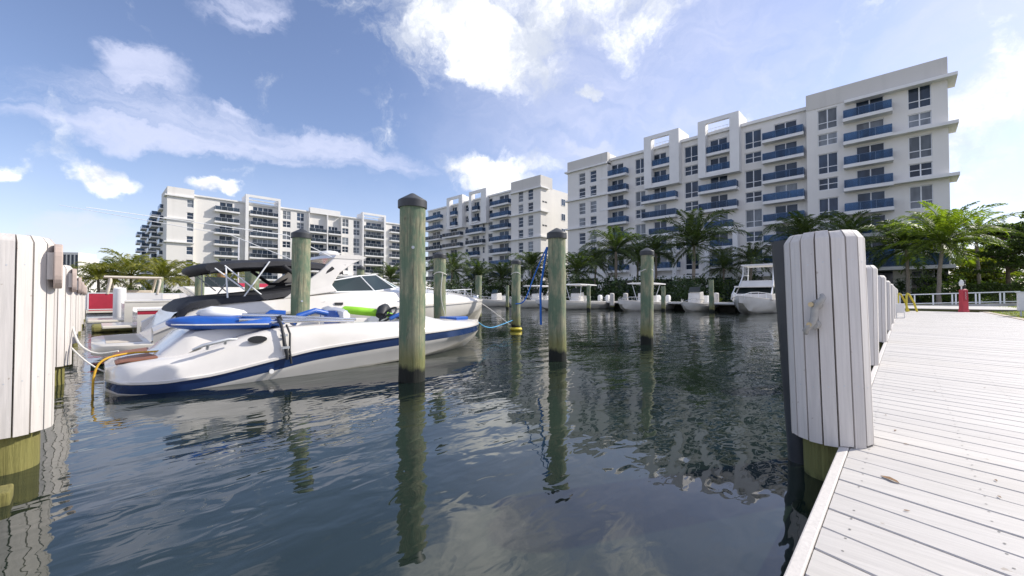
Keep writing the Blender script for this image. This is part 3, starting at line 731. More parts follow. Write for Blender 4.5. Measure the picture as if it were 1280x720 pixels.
def building_a():
    YM = 131.0; YT = 130.0; P = lambda u, n, z: (u, YM-n, z)
    B = Bld('long white apartment block behind the palms at left, with dark railed balconies', 'apartment block', P)
    x = uY(YM); xt = uY(YT); xf = uY(YM-1.2); nT = 1.0
    c = lambda k: 160+k/3.556
    uL, uA, uR = xt(207), xt(241), x(505)
    for k in range(7):
        if k % 2 == 0 or True:
            B.window('lt', nT, xt(c(256)), xt(c(286)), 23.6-3*k, 25.6-3*k - (0.3 if k % 2 else 0), 1, 2)
        B.door('m', 0, x(c(402)), x(c(460)), SB[k]+0.45); B.balcony(0, x(c(377)), x(c(488)), SB[k], mat_='smoke_glass')
        B.door('m', 0, x(c(550)), x(c(640)), SB[k]+0.45, panels=4); B.balcony(0, x(c(534)), x(c(662)), SB[k], mat_='smoke_glass')
        for a, b in ((684, 720), (747, 780), (950, 978), (1000, 1028)):
            B.window('m', 0, x(c(a)), x(c(b)), SB[k]+(0.3 if k % 2 == 0 else 0.9), SB[k]+2.75, 2, 2)
        if k:
            B.door('m', 0, x(c(806)), x(c(868)), SB[k]+0.45, panels=3); B.door('m', 0, x(c(888)), x(c(930)), SB[k]+0.45, panels=3)
            B.balcony(0, x(c(798)), x(c(874)), SB[k], mat_='smoke_glass'); B.balcony(0, x(c(882)), x(c(938)), SB[k], mat_='smoke_glass')
        B.door('m', 0, x(c(1056)), x(c(1124)), SB[k]+0.45, panels=3); B.balcony(0, x(c(1046)), x(c(1136)), SB[k], mat_='smoke_glass')
        B.door('m', 0, x(c(1172)), x(c(1212)), SB[k]+0.45); B.balcony(0, x(c(1160)), x(c(1220)), SB[k], mat_='smoke_glass')
    zt = 28.2
    B.walls('lt', uL, uA, 0.4, zt, nT); B.walls('m', uA, uR, 0.4, 27.0, 0)
    b = B.body
    pbox(b, P, uA, uR, -16, -0.26, 0.4, 26.99); pbox(b, P, uL, uA, nT-12, nT-0.26, 0.4, zt-0.01); pbox(b, P, uL+0.9, uA, nT-85, nT-12, 0.4, 26.5)
    for u, n0, z1 in ((uL, nT-0.26, zt), (uA, nT-0.26, zt)): b.quad(P(u, n0, .4), P(u, nT, .4), P(u, nT, z1), P(u, n0, z1))
    b.quad(P(uL, nT-.26, zt), P(uA, nT-.26, zt), P(uA, nT, zt), P(uL, nT, zt)); b.quad(P(uA, -.26, 27), P(uR, -.26, 27), P(uR, 0, 27), P(uA, 0, 27))
    b.build('wall', M['stucco'], B.root)
    for z in (25.9, 20.2, 14.4): B.part('cornice', [(uL-0.5, uA+0.1, nT-3, nT+0.45, z, z+0.3)], M['trim'])
    B.part('roof_edge', [(uA+0.02, x(c(800)), -0.4, 0.35, 26.8, 27.2), (x(c(802)), x(c(936)), -0.5, 0.9, 26.6, 28.3), (x(c(938)), uR, -0.4, 0.35, 26.8, 27.2)], M['trim'])
    B.part('loggia_pier', [(x(c(876)), x(c(880)), 0.003, 1.2, 2, 26.5), (x(c(796)), x(c(797.5)), 0.003, 1.2, 2, 26.5), (x(c(939)), x(c(941)), 0.003, 1.2, 2, 26.5)], M['trim'])
    for (a, b_, e, d) in ((518, 532, 664, 674), (1040, 1046, 1136, 1144)):
        u0, u1, u2, u3 = xf(c(a)), xf(c(b_)), xf(c(e)), xf(c(d))
        B.part('portal_frame', [(u0, u1, 0.003, 1.3, 0.4, 29.2), (u2, u3, 0.003, 1.3, 0.4, 29.2), (u1, u2, 0.9, 1.3, 28.5, 29.198), (u1, u2, 0.5, 0.9, 27.7, 27.9), (u0, u1, -3, 0, 27, 28.9), (u2, u3, -3, 0, 27, 28.9)], M['trim'])
    # balconies stepping out of the left flank
    for k in range(7):
        for q, (y0, y1, pr) in enumerate(((137.5, 142.5, 1.6), (150, 156, 2.2), (164, 170, 1.8), (182, 189, 2.2), (203, 210, 2.2))):
            s = MB().box(uL+0.87-pr, uL+0.87, y0, y1, SB[k], SB[k]+0.35).build('balcony', M['trim'], B.root)
            g = MB().box(uL+0.9-pr, uL+0.94-pr, y0+.05, y1-.05, SB[k]+0.38, SB[k]+1.35).box(uL+0.96-pr, uL+0.86, y0+.05, y0+.09, SB[k]+0.38, SB[k]+1.35)
            g.build('railing_glass', M['smoke_glass'], s)
            d = MB().box(uL+0.85, uL+0.895, y0+.7, y1-.7, SB[k]+0.36, SB[k]+2.6).build('balcony_door', M['pane'], B.root)
    # sloping stair roof low on the front right
    B.part('entrance_canopy', [(x(c(840)), x(c(1000)), 0.003, 6, 7.2, 7.7)], M['trim'])
building_a()
def far_tower():
    root = empty('glass_tower', (0, 0, 0)); tag(root, 'distant pale tower with vertical blue glass strips, low at far left', 'tower')
    a = lambda px, d: (FX*d+FY*d*(px-640)/507, FY*d-FX*d*(px-640)/507)
    for i, (p0, p1, zt, dd) in enumerate(((72, 97, 29, 260), (98, 110, 27, 275), (112, 122, 25, 300))):
        b = MB(); w = MB()
        (x0, y0), (x1, y1) = a(p0, dd), a(p1, dd+2)
        d = Vector((x1-x0, y1-y0, 0)); L = d.length; d.normalize(); n = Vector((d.y, -d.x, 0))
        o = Vector((x0, y0, 0.3)); k = 5
        for q in ((b, 0, L, -14, 0, 0, zt),): 
            q[0].hexa([o+d*0-n*14, o+d*L-n*14, o+d*L, o, *(v+Vector((0, 0, zt)) for v in (o-n*14, o+d*L-n*14, o+d*L, o))])
        for j in range(k):
            u0 = L*(j+0.28)/k; u1 = L*(j+0.85)/k
            c = [o+d*u0+n*.02, o+d*u1+n*.02, o+d*u1+n*0.12, o+d*u0+n*0.12]
            w.hexa([*c, *(v+Vector((0, 0, zt-1.5)) for v in c)])
        b.build('wall', M['stucco'], root); w.build('glass_strips', M['pane'], root)
far_tower()
# ================================================================== planting
def at(px, d):
    t = (px-640)/507.0; return FX*d+FY*t*d, FY*d-FX*t*d
def zat(py, d): return EYE+(370-py)*d/507.0
def crown_mesh(seed, nf, droop, L=1.0):
    """palm crown of feathered fronds, frond length about 1"""
    r = random.Random(seed); b = MB(); ga = 2.39996
    for i in range(nf):
        u = (i+0.5)/nf; az = i*ga+r.uniform(-.25, .25); el = R(84-100*u**0.85+r.uniform(-9, 9)); ln = L*r.uniform(0.82, 1.1)*(0.75+0.35*math.sin(math.pi*min(1, u*1.1)))
        h = Vector((math.cos(az), math.sin(az), 0)); p = Vector((0, 0, 0)); pts = []; e = el; ns = 12
        for k in range(ns+1):
            pts.append(p.copy()); p = p + (h*math.cos(e)+Vector((0, 0, 1))*math.sin(e))*(ln/ns)
            e -= droop*(0.35+1.2*k/ns)*(1.25 if el > 0.4 else 0.8)*r.uniform(.8, 1.2)
            if e < -1.45: e = -1.45
        b.tube([pts[0], pts[4], pts[8], pts[12]], [0.014, 0.010, 0.006, 0.002], 3)
        m = 34
        tw = r.uniform(-.5, .5)
        for k in range(m):
            f = 0.14+0.86*k/(m-1); q = f*ns; a = min(int(q), ns-1); pos = pts[a].lerp(pts[a+1], q-a); tg = (pts[a+1]-pts[a]).normalized()
            side = tg.cross(Vector((0, 0, 1))); 
            if side.length < 1e-3: side = Vector((-h.y, h.x, 0))
            side.normalize(); up = side.cross(tg)
            ll = ln*0.30*math.sin(math.pi*(0.12+0.80*f))*r.uniform(.8, 1.15)+0.03
            for sgn in (-1, 1):
                d = (side*sgn*math.cos(tw*sgn*0.3)+tg*0.8+up*(0.30+r.uniform(-.15, .15))).normalized(); 
                mid = pos+d*ll*0.5; end = pos+d*ll*0.92+Vector((0, 0, -ll*0.30*r.uniform(.4, 1.3)))
                w = tg*0.013
                b.quad(pos-w*0.5, mid-w, end, mid+w)
    return b
crowns = {}
def crown(var, mname, parent):
    k = (var, mname)
    if k not in crowns:
        o = crown_mesh(var, (23, 26, 21, 24, 28)[var % 5], (0.115, 0.085, 0.14, 0.10, 0.125)[var % 5]).build('crown', M[mname], parent); crowns[k] = o.data; return o
    o = bpy.data.objects.new('crown', crowns[k]); COL.objects.link(o); o.parent = parent; return o
def palm(px, d, cy, spread, label, var=0, mname='frond', zb=LZ, lean=0.0, tr=0.16, group='palms along the far shore'):
    x, y = at(px, d); zt = zat(cy, d)-0.25; r = random.Random(px*7+var)
    root = empty('palm_tree', (x, y, zb)); tag(root, label, 'palm tree', group)
    h = zt-zb; lx, ly = lean*FY, -lean*FX
    path = [(lx*(k/6)**2-lx+r.uniform(-.03, .03), ly*(k/6)**2-ly+r.uniform(-.03, .03), h*k/6) for k in range(7)]
    MB().tube(path, [tr*1.35, tr*1.05, tr, tr*0.95, tr*0.9, tr*0.85, tr*0.8], 12).build('trunk', M['trunk'], root, smooth=60)
    c = crown(var, mname, root); s = spread/2*d/507*1.24
    c.location = (path[-1][0], path[-1][1], h); c.scale = (s, s, s*r.uniform(1.0, 1.25)); c.rotation_euler = (r.uniform(-.06, .06), r.uniform(-.06, .06), r.uniform(0, 6.28))
    return root
PL = [
 (770, 52, 312, 84, 0, 'frond', 'tall dark palm with pale trunk left of the third capped pile'),
 (868, 48, 304, 92, 1, 'frond', 'tallest dark palm with thick pale trunk in front of the balconies'),
 (820, 55, 314, 66, 2, 'frond', 'dark palm between the two tallest ones, partly behind a capped pile'),
 (722, 50, 338, 64, 3, 'frond', 'low bushy palm at the left corner of the largest block'),
 (745, 60, 328, 56, 4, 'frond', 'dark palm behind the low bushy one at the block corner'),
 (798, 62, 322, 56, 1, 'frond', 'dark palm further back, behind the capped pile in open water'),
 (940, 48, 324, 66, 2, 'frond', 'drooping palm above the sportfishing boat'),
 (905, 60, 333, 50, 3, 'frond', 'small dark palm behind the tallest palm, over the arcade'),
 (1005, 46, 297, 88, 0, 'frond', 'palm whose crown shows just over the left half of the nearest boarded pile'),
 (1062, 48, 296, 84, 3, 'frond', 'palm whose crown shows just over the right edge of the nearest boarded pile'),
 (1134, 40, 308, 104, 4, 'frond', 'grey-green palm with ringed trunk at the end of the boardwalk'),
 (1180, 36, 300, 112, 1, 'frond_bright', 'bright sunlit palm with leaning trunk behind the rail fence'),
 (1222, 44, 292, 92, 2, 'frond_bright', 'backlit palm against the sky at the right'),
 (565, 62, 337, 56, 2, 'frond', 'leftmost dark palm in front of the middle block'),
 (598, 62, 346, 54, 3, 'frond', 'second dark palm from the left in front of the middle block'),
 (628, 60, 346, 56, 0, 'frond', 'dark palm right behind the yellow-collared pile'),
 (664, 58, 334, 60, 4, 'frond', 'dark palm under the grey end tower of the middle block'),
 (694, 60, 344, 52, 1, 'frond', 'dark palm behind the pile with the blue line'),
 (488, 70, 346, 44, 1, 'frond', 'small dark palm left of the tallest pile'),
 (122, 48, 346, 66, 4, 'frond_yellow', 'yellow-green palm nearest the side dock at left'),
 (163, 50, 342, 70, 3, 'frond_yellow', 'full yellow-green palm, middle one of the left group'),
 (203, 49, 346, 70, 0, 'frond_yellow', 'yellow-green palm right of the others beside the black bimini'),
 (236, 54, 347, 56, 4, 'frond_yellow', 'pale palm half behind the black bimini top'),
 (142, 62, 338, 50, 2, 'frond', 'dark green palm behind the yellow-green ones at left'),
 (282, 60, 346, 50, 1, 'frond_yellow', 'yellow-green palm seen under the black bimini top'),
]
for (px, d, cy, sp, v, mn, lab) in PL:
    palm(px, d, cy, sp, lab, v, mn, lean=(0.5 if px in (1180,) else random.uniform(-.2, .2)), tr=0.2 if px in (868, 770) else 0.15,
         group=None)
def leafcloud(b, c, rad, n, size, r, hollow=0.35, flat=0.0, clump=10):
    """leaf-sized faces in clumps through an ellipsoid"""
    cs = []
    for _ in range(max(3, n//clump)):
        while True:
            v = Vector((r.uniform(-1, 1), r.uniform(-1, 1), r.uniform(-1, 1)))
            if hollow < v.length < 1: break
        cs.append(Vector((c[0]+v.x*rad[0], c[1]+v.y*rad[1], c[2]+v.z*rad[2])))
    sp = min(rad)*0.22
    for q in cs:
        for _ in range(clump):
            p = q+Vector((r.gauss(0, sp), r.gauss(0, sp), r.gauss(0, sp*0.7)))
            if p.z < LZ+0.02: p.z = LZ+0.02+r.random()*0.2
            a = Vector((r.gauss(0, 1), r.gauss(0, 1), r.gauss(0, 1)*(1-flat))).normalized(); t = a.orthogonal().normalized()
            t = Matrix.Rotation(r.uniform(0, 6.28), 3, a) @ t; u = a.cross(t); s = size*r.uniform(.6, 1.3)
            b.quad(p-t*s, p-u*s*0.42, p+t*s, p+u*s*0.42)
    return b
def understory():
    r = random.Random(5)
    def mass(name, label, lst, mname, size, cat, kind='stuff'):
        b = MB()
        for px0, px1, d0, d1, ytop, n in lst:
            for k in range(n):
                px = px0+(px1-px0)*(k+r.random())/n; d = r.uniform(d0, d1); x, y = at(px, d)
                zt = zat(ytop+r.uniform(-3, 7), d); w = r.uniform(0.8, 1.5)
                leafcloud(b, (x, y, (zt+LZ)/2), (w, w, (zt-LZ)/2), 170, size, r, 0.2)
        tag(b.build(name, M[mname]), label, cat, kind=kind)
    mass('shrubbery', 'dense dark green shrubs under the palms along the far quay', [(535, 700, 56, 60, 349, 38), (700, 960, 46, 50, 345, 52), (960, 1130, 46, 52, 345, 22)], 'leaf_dark', 0.2, 'shrubbery')
    mass('greenery', 'mixed green bushes massed behind the rail fence at the right', [(1135, 1310, 45, 52, 326, 40), (1195, 1320, 47, 54, 296, 34), (1150, 1290, 42, 45, 352, 26)], 'leaf_mid', 0.17, 'bushes')
    mass('undergrowth', 'green undergrowth below the palms on the left shore', [(80, 330, 46, 52, 358, 40), (430, 520, 68, 74, 362, 14)], 'leaf_mid', 0.16, 'bushes')
understory()
def bush(px, d, ytop, w, mname, label):
    r = random.Random(px); x, y = at(px, d); zt = zat(ytop, d); b = MB()
    leafcloud(b, (x, y, (zt+LZ)/2), (w, w, (zt-LZ)/2*1.05), 1600, 0.13, r, 0.45)
    o = b.build('shrub', M[mname]); tag(o, label, 'shrub')
bush(857, 43, 348, 2.2, 'leaf_dark', 'rounded dark shrub on the quay right of the third capped pile')
bush(888, 40, 370, 0.9, 'leaf_light', 'small yellow-green plant at the foot of the tallest palm')
bush(1100, 40, 360, 1.2, 'leaf_dark', 'low dark shrub against the white pier at the boardwalk end')
def hedge():
    r = random.Random(8); b = MB()
    (x0, y0), (x1, y1) = at(1195, 37), at(1330, 33)
    n = 5200
    for _ in range(n):
        f = r.random(); w = r.uniform(-0.5, 0.5); z = LZ+0.1+1.75*math.sqrt(r.random()); p = Vector((x0+(x1-x0)*f+w*FX, y0+(y1-y0)*f+w*FY, z+0.1*math.sin(f*23)))
        a = Vector((r.gauss(0, 1), r.gauss(0, 1), r.gauss(0, 1))).normalized(); t = a.orthogonal().normalized(); u = a.cross(t); s = 0.085*r.uniform(.6, 1.3)
        b.quad(p-t*s, p-u*s*.5, p+t*s, p+u*s*.5)
    tag(b.build('hedge', M['leaf_mid']), 'clipped green hedge just behind the rail fence at the right', 'hedge')
hedge()
def broad_tree(px, d, ztop, spread, mname, label, seed, layers=5):
    r = random.Random(seed); x, y = at(px, d); root = empty('shade_tree', (x, y, LZ)); tag(root, label, 'tree')
    t = MB(); h = ztop-LZ; t.tube([(0, 0, 0), (0.1, 0.05, h*.3), (-.05, 0.1, h*.6), (0, 0, h*.92)], [0.2, 0.16, 0.12, 0.04], 10)
    lf = MB()
    for k in range(layers*5):
        z = h*r.uniform(0.34, 0.98); a = r.uniform(0, 6.28); ln = spread*(1.05-0.55*z/h)*r.uniform(.5, 1.05)
        e = Vector((math.cos(a)*ln, math.sin(a)*ln, z+r.uniform(.0, .5))); t.tube([(0, 0, z-0.3), tuple(e*0.5+Vector((0, 0, z*0.5))), tuple(e)], [0.07, 0.045, 0.012], 6)
        for f in (0.45, 0.75, 1.0):
            c = Vector((e.x*f, e.y*f, z+(e.z-z)*f+0.1)); leafcloud(lf, c, (0.85, 0.85, 0.26), 120, 0.15, r, 0.0, flat=0.35, clump=8)
    t.build('trunk', M['bark'], root, smooth=60); lf.build('crown', M[mname], root)
broad_tree(1262, 38, 7.6, 3.4, 'leaf_mid', 'layered green shade tree at the right picture edge', 3)
broad_tree(1244, 46, 5.2, 3.6, 'leaf_light', 'yellow-green tree behind the hedge at the right', 4)
broad_tree(1216, 50, 7.4, 3.4, 'leaf_light', 'pale green tree between the bright palm and the shade trees', 9)
broad_tree(1300, 34, 8.6, 3.2, 'leaf_mid', 'taller shade tree leaning in from the right picture edge', 6)
def lawn():
    b = MB()
    xs_ = [12+k for k in range(34)]; ys_ = [-3.12, -3.9, -5, -7, -10, -16, -30]
    z = lambda x, y: 0.235+0.34*max(0, min(1, (-3.3-y)/6))*max(0, min(1, (x-16)/16))+0.05*max(0, min(1, (x-33)/4))
    for i in range(len(xs_)-1):
        for j in range(len(ys_)-1):
            b.quad(*[(x, y, z(x, y)) for x, y in ((xs_[i], ys_[j]), (xs_[i+1], ys_[j]), (xs_[i+1], ys_[j+1]), (xs_[i], ys_[j+1]))])
    r = random.Random(2); b.mi = 1
    for _ in range(9000):
        x = r.uniform(17, 44); y = -3.3-r.random()**1.5*9; s = 0.012; hgt = r.uniform(.03, .075); a = r.uniform(0, 6.28); k = Vector((math.cos(a), math.sin(a), 0))*s; p = Vector((x, y, z(x, y)))
        b.quad(p-k, p+k, p+Vector((r.uniform(-.03, .03), r.uniform(-.03, .03), hgt)))
    tag(b.build('lawn', [mat('mown_grass', (0.13, 0.155, 0.03), 0.9, 0.35, 3), M['leaf_light']]), 'sunlit mown lawn right of the boardwalk', 'lawn', kind='stuff')
    g = MB(); g.box(-60, QX-0.004, -400, -3.07, -2, 0.2); g.box(-400, -3.4, -400, 400, -2, 0.18)
    tag(g.build('bank', M['concrete']), 'low bank under the lawn', 'bank', kind='structure')
    e = MB(); e.box(10, 33.9, -3.32, -3.08, 0.2, 0.262)
    tag(e.build('kerb', mat('sandy_kerb', (0.50, 0.43, 0.33), 0.9, 0.2, 3)), 'sandy kerb between boardwalk and lawn', 'kerb', kind='structure')
lawn()
# ------------------------------------------------------------------ things at the end of the boardwalk
def rail_fence():
    root = empty('rail_fence', (*at(1122, 31.5), 0)); tag(root, 'pale two-rail metal fence across the end of the boardwalk', 'fence')
    A = Vector((*at(1122, 31.5), 0)); B_ = Vector((*at(1275, 28.5), 0)); d = (B_-A); L = d.length; u = d.normalized()
    zb = lambda f: 0.40+0.24*f
    for k, f in enumerate((0.02, 0.15, 0.31, 0.47, 0.50, 0.66, 0.69, 0.85, 0.88, 0.99)):
        p = u*L*f; MB().box(-.04, .04, -.04, .04, zb(f)-0.1, zb(f)+0.74).xform(Matrix.Translation(p)).build('post', M['rail_white'], root)
    for h, t in ((0.76, 0.045), (0.08, 0.035)):
        b = MB(); b.hexa([(*(u*L*f+Vector((-u.y, u.x, 0))*s*0.04).xy, zb(f)+h+zz) for zz in (0, t*1.6) for f, s in ((0, -1), (1, -1), (1, 1), (0, 1))]); b.build('rail', M['rail_white'], root)
    c = MB(); c.hexa([(*(u*L*f+Vector((-u.y, u.x, 0))*s*0.13).xy, zz if zz < 0.3 else zb(f)-0.02) for zz in (0.1, 0.5) for f, s in ((0, -1), (1, -1), (1, 1), (0, 1))]); c.build('footing', M['concrete'], root)
rail_fence()
def red_cabinet():
    x, y = 33.2, -2.35; root = empty('fire_cabinet', (x, y, DZ), math.atan2(FY, FX)-R(8)); root.scale = (.72, .72, 1); tag(root, 'tall narrow red cabinet with pale vertical lettering at the end of the boardwalk', 'cabinet')
    b = MB(); b.rings([[(-.21, -.21, 0), (.21, -.21, 0), (.21, .21, 0), (-.21, .21, 0)], [(-.21, -.21, .09), (.21, -.21, .09), (.21, .21, .09), (-.21, .21, .09)], [(-.185, -.185, .1), (.185, -.185, .1), (.185, .185, .1), (-.185, .185, .1)], [(-.17, -.17, 1.2), (.17, -.17, 1.2), (.17, .17, 1.2), (-.17, .17, 1.2)], [(-.1, -.1, 1.26), (.1, -.1, 1.26), (.1, .1, 1.26), (-.1, .1, 1.26)]])
    o = b.build('body', M['red_paint'], root, bevel=0.012)
    MB().box(-.188, -.181, -.15, .15, 0.62, 1.15).box(-.192, -.182, .10, .12, .8, .95).build('door', M['red'], o)
    t = MB(); r = random.Random(1)
    for k in range(6):
        z = 1.08-0.07*k; w = 0.035
        t.box(-.192, -.189, -w, w, z-.006, z+.006); t.box(-.192, -.189, -w if k % 2 else w-.012, -w+.012 if k % 2 else w, z-.045, z-.006)
    t.build('lettering', M['trim'], o)
    v = MB(); v.lathe([(0.05, 1.25), (0.05, 1.36), (0.09, 1.38), (0.09, 1.5), (0.05, 1.52), (0.05, 1.6), (0.085, 1.62), (0.085, 1.72), (0.02, 1.78)], 14, (0.02, -0.08, 0)); v.build('valve', M['black_rubber'], root, smooth=40)
    w = MB(); w.lathe([(0.04, 1.24), (0.04, 1.4), (0.13, 1.46), (0.14, 1.62), (0.08, 1.74), (0.02, 1.76)], 14, (0.0, 0.12, 0)); w.build('lamp_globe', M['trim'], root, smooth=40)
red_cabinet()
def dock_box():
    x, y = 27.6, -3.72; root = empty('utility_cabinet', (x, y, 0.24), 0); tag(root, 'white utility cabinet on legs at the right picture edge by the lawn', 'cabinet')
    MB().box(-.16, .16, -1.2, .22, .25, 1.02).build('body', M['trim'], root, bevel=0.02)
    MB().box(-.19, .19, -1.24, .26, 1.021, 1.06).build('lid', M['rail_white'], root, bevel=0.01)
    MB().box(-.172, -.161, -1.1, -.12, .32, .95).build('door', M['trim'], root)
    MB().box(-.19, -.173, -.45, -.38, .9, .97).build('latch', M['steel'], root)
    for py in (.14, -.16, -.5, -1.1): MB().box(-.1, -.05, py-.025, py+.025, -.02, .249).build('leg', M['steel'], root)
dock_box()
def yellow_rails():
    root = empty('ladder_rail', (31.6, 0.02, DZ)); tag(root, 'bright yellow ladder handrails at the far end of the pile row', 'handrail')
    for dy in (-.22, .12):
        MB().tube([(0.45, dy-.32, 0), (0.3, dy-.2, .5), (.1, dy-.02, .95), (-.02, dy+.06, 1.02), (-.1, dy+.1, .92), (-.12, dy+.1, .3), (-.12, dy+.1, 0)], 0.05, 10).build('rail', M['yellow'], root, smooth=60)
    p = empty('pedestal', (22.4, 0.1, DZ)); p.scale = (.75, .75, .75); tag(p, 'small white pedestal with an open foot beside the far boarded piles', 'pedestal')
    MB().box(-.12, .12, -.16, .2, .28, .78).build('body', M['trim'], p, bevel=0.02)
    for q in (-.14, .16): MB().box(-.08, .08, q-.02, q+.02, 0, .279).build('leg', M['trim'], p)
    MB().box(-.08, .08, -.118, .138, 0.0, .03).build('foot_bar', M['trim'], p)
yellow_rails()
def leaves_on_deck():
    r = random.Random(21)
    m = mat('dry_leaf', (0.24, 0.13, 0.05), 0.8, 0.3, 40)
    for k in range(26):
        y = r.uniform(-1.5, 0.12); x = r.uniform(1.7, 6.5) if k > 10 else r.uniform(1.6, 3.2)
        s = r.uniform(.006, .016) if k else 0.045; a = r.uniform(0, 6.28); c, q = math.cos(a), math.sin(a)
        if k == 0: x, y = 2.66, 0.06
        pts = [(-1, 0, .0), (-.3, .3, .25), (.5, .26, .2), (1, 0, .1), (.5, -.26, .3), (-.3, -.3, .2)]
        b = MB(); lo = [(s*(p[0]*c-p[1]*q), s*(p[0]*q+p[1]*c), 0.001+s*p[2]*.6) for p in pts]; b.rings([lo, [(p[0], p[1], p[2]+.0012) for p in lo]])
        o = b.build('dry_leaf', m); o.location = (x, y, DZ+.002)
        tag(o, 'curled dry leaf on the planks next to the nearest boarded pile' if k == 0 else 'crumb of dry brown leaf on the bleached planks', 'leaf', 'dry leaf litter on the boardwalk')
leaves_on_deck()
# ================================================================== boats
def lerp_tab(tab, x):
    for i in range(len(tab)-1):
        a, b = tab[i], tab[i+1]
        if x <= b[0]:
            f = (x-a[0])/(b[0]-a[0]); f = max(0, min(1, f)); return [p+(q-p)*f for p, q in zip(a, b)]
    return list(tab[-1])
def smooth_tab(tab, x):
    """catmull-rom through the rows of a table, first column is the abscissa"""
    n = len(tab); i = 0
    while i < n-2 and x > tab[i+1][0]: i += 1
    p0, p1, p2, p3 = tab[max(i-1, 0)], tab[i], tab[i+1], tab[min(i+2, n-1)]
    h = p2[0]-p1[0]; t = max(0, min(1, (x-p1[0])/h)); o = []
    for k in range(len(p1)):
        m1 = (p2[k]-p0[k])/max(1e-6, p2[0]-p0[0])*h; m2 = (p3[k]-p1[k])/max(1e-6, p3[0]-p1[0])*h
        o.append((2*t**3-3*t**2+1)*p1[k]+(t**3-2*t**2+t)*m1+(-2*t**3+3*t**2)*p2[k]+(t**3-t**2)*m2)
    o[0] = x; return o
def both(sec):   # mirror a half section given from the keel outward/up and in to the centreline
    return sec + [Vector((p[0], -p[1], p[2])) for p in reversed(sec)]
BX, BY = 0.12, 7.12
def speedboat():
    root = empty('speedboat', (BX, BY, 0)); tag(root, 'white speedboat with a navy side stripe and blue gear aboard', 'speedboat')
    #      x    beam  zg    s1    s0    chine_y chine_z keel
    T = [(0.00, 0.36, 0.265, 0.115, 0.04, 0.32, -0.02, -0.08), (0.05, 0.60, 0.30, 0.118, 0.025, 0.54, -0.06, -0.15), (0.14, 0.80, 0.335, 0.115, 0.015, 0.68, -0.10, -0.22), (0.45, 0.97, 0.37, 0.105, -0.005, 0.86, -0.13, -0.28),
         (0.70, 1.01, 0.40, 0.12, 0.0, 0.90, -0.13, -0.29), (0.95, 1.03, 0.485, 0.14, 0.025, 0.93, -0.12, -0.30), (1.55, 1.06, 0.655, 0.245, 0.115, 0.95, -0.07, -0.32), (2.1, 1.07, 0.69, 0.335, 0.20, 0.95, -0.03, -0.33), (3.0, 1.07, 0.69, 0.405, 0.27, 0.92, 0.0, -0.33),
         (4.0, 1.01, 0.665, 0.445, 0.315, 0.80, 0.03, -0.31), (4.8, 0.83, 0.63, 0.46, 0.335, 0.58, 0.09, -0.24), (5.4, 0.57, 0.595, 0.465, 0.345, 0.33, 0.16, -0.10), (5.8, 0.31, 0.58, 0.47, 0.355, 0.15, 0.23, 0.06), (6.05, 0.10, 0.56, 0.47, 0.36, 0.04, 0.31, 0.24), (6.12, 0.012, 0.55, 0.475, 0.38, 0.008, 0.35, 0.33)]
    secs = []; N_ = 62
    for i in range(N_+1):
        x = 6.12*(i/N_)**1.0 if i else 0.0
        x_, b, zg, s1, s0, cy, cz, k = smooth_tab(T, x); b = max(b, .01); cy = max(.006, min(cy, b))
        bow = max(0, (x-5.0)/1.12)
        h = [(0, k), (cy*0.5, (k+cz)/2-0.01), (cy, cz), (cy+0.012, cz+0.025), (cy+(b-cy)*0.62, s0+(cz-s0)*0.30), (b*0.985, s0), (b*1.0, s1), (b*1.012+0.012, s1+0.008), (b*1.012+0.012, s1+0.036),
             (b*0.995, s1+0.045), (b*0.985-0.01, s1+(zg-s1)*0.42), (b*0.95-0.02, s1+(zg-s1)*0.75), (b*0.90-0.025, zg-0.025), (b*0.84-0.03, zg), (b*0.74-0.03, zg+0.004)]
        h = [Vector((x, max(0.0, p[0]), p[1])) for p in h]
        # cockpit: between x 2.35 and 4.9 the middle drops to a floor
        ck = max(0, min(1, (x-1.75)/0.12))*max(0, min(1, (4.95-x)/0.15)); yi = max(0, b*0.74-0.03)
        if ck > 0: inn = [(yi-0.02, zg-0.03*ck), (yi-0.06, zg-(zg-0.12)*ck), (0, zg+0.02-(zg-0.10)*ck)]
        else: inn = [(yi*0.8, zg+0.008), (yi*0.4, zg+0.016), (0, zg+0.02)]
        h += [Vector((x, max(0.0, p[0]), p[1])) for p in inn]
        secs.append(both(h))
    n = len(secs[0]); hb = [2, 2, 2, 0, 0, 1, 0, 0, 0, 0, 0, 0, 0, 0, 0, 0, 0]; bands = hb + [0] + hb[::-1]
    MB().loft(secs, bands, (True, True)).build('hull', [M['gel'], M['gel_blue'], M['gel_grey']], root, smooth=38, weld=True)
    # engine hatch ramp from the platform up to the deck
    hs = []
    for x, z, w in ((0.40, 0.37, 0.60), (0.48, 0.41, 0.62), (0.70, 0.62, 0.64), (0.80, 0.675, 0.64), (1.2, 0.705, 0.62), (1.6, 0.70, 0.60), (1.82, 0.68, 0.60)):
        hs.append([Vector((x, y, zz)) for y, zz in ((-w-.08, z-0.22), (-w-.03, z-.05), (-w, z-.01), (-w*.6, z+.01), (0, z+.02), (w*.6, z+.01), (w, z-.01), (w+.03, z-.05), (w+.08, z-.22))])
    MB().loft(hs, None, (True, True)).build('engine_hatch', M['gel'], root, smooth=40)
    # teak pads
    for y0, y1 in ((-.66, -.06), (.06, .66)):
        ps = []
        for x, k in ((0.08, .62), (0.12, .82), (0.2, .97), (0.34, 1.0), (0.44, 1.0)):
            zz = smooth_tab(T, x)[2]+.020
            ym = (y0+y1)/2; w = (y1-y0)/2*k
            ps.append([Vector((x, ym-w, zz-.012)), Vector((x, ym-w, zz)), Vector((x, ym, zz+.003)), Vector((x, ym+w, zz)), Vector((x, ym+w, zz-.012))])
        MB().loft(ps, None, (True, True)).build('teak_pad', M['teak'], root)
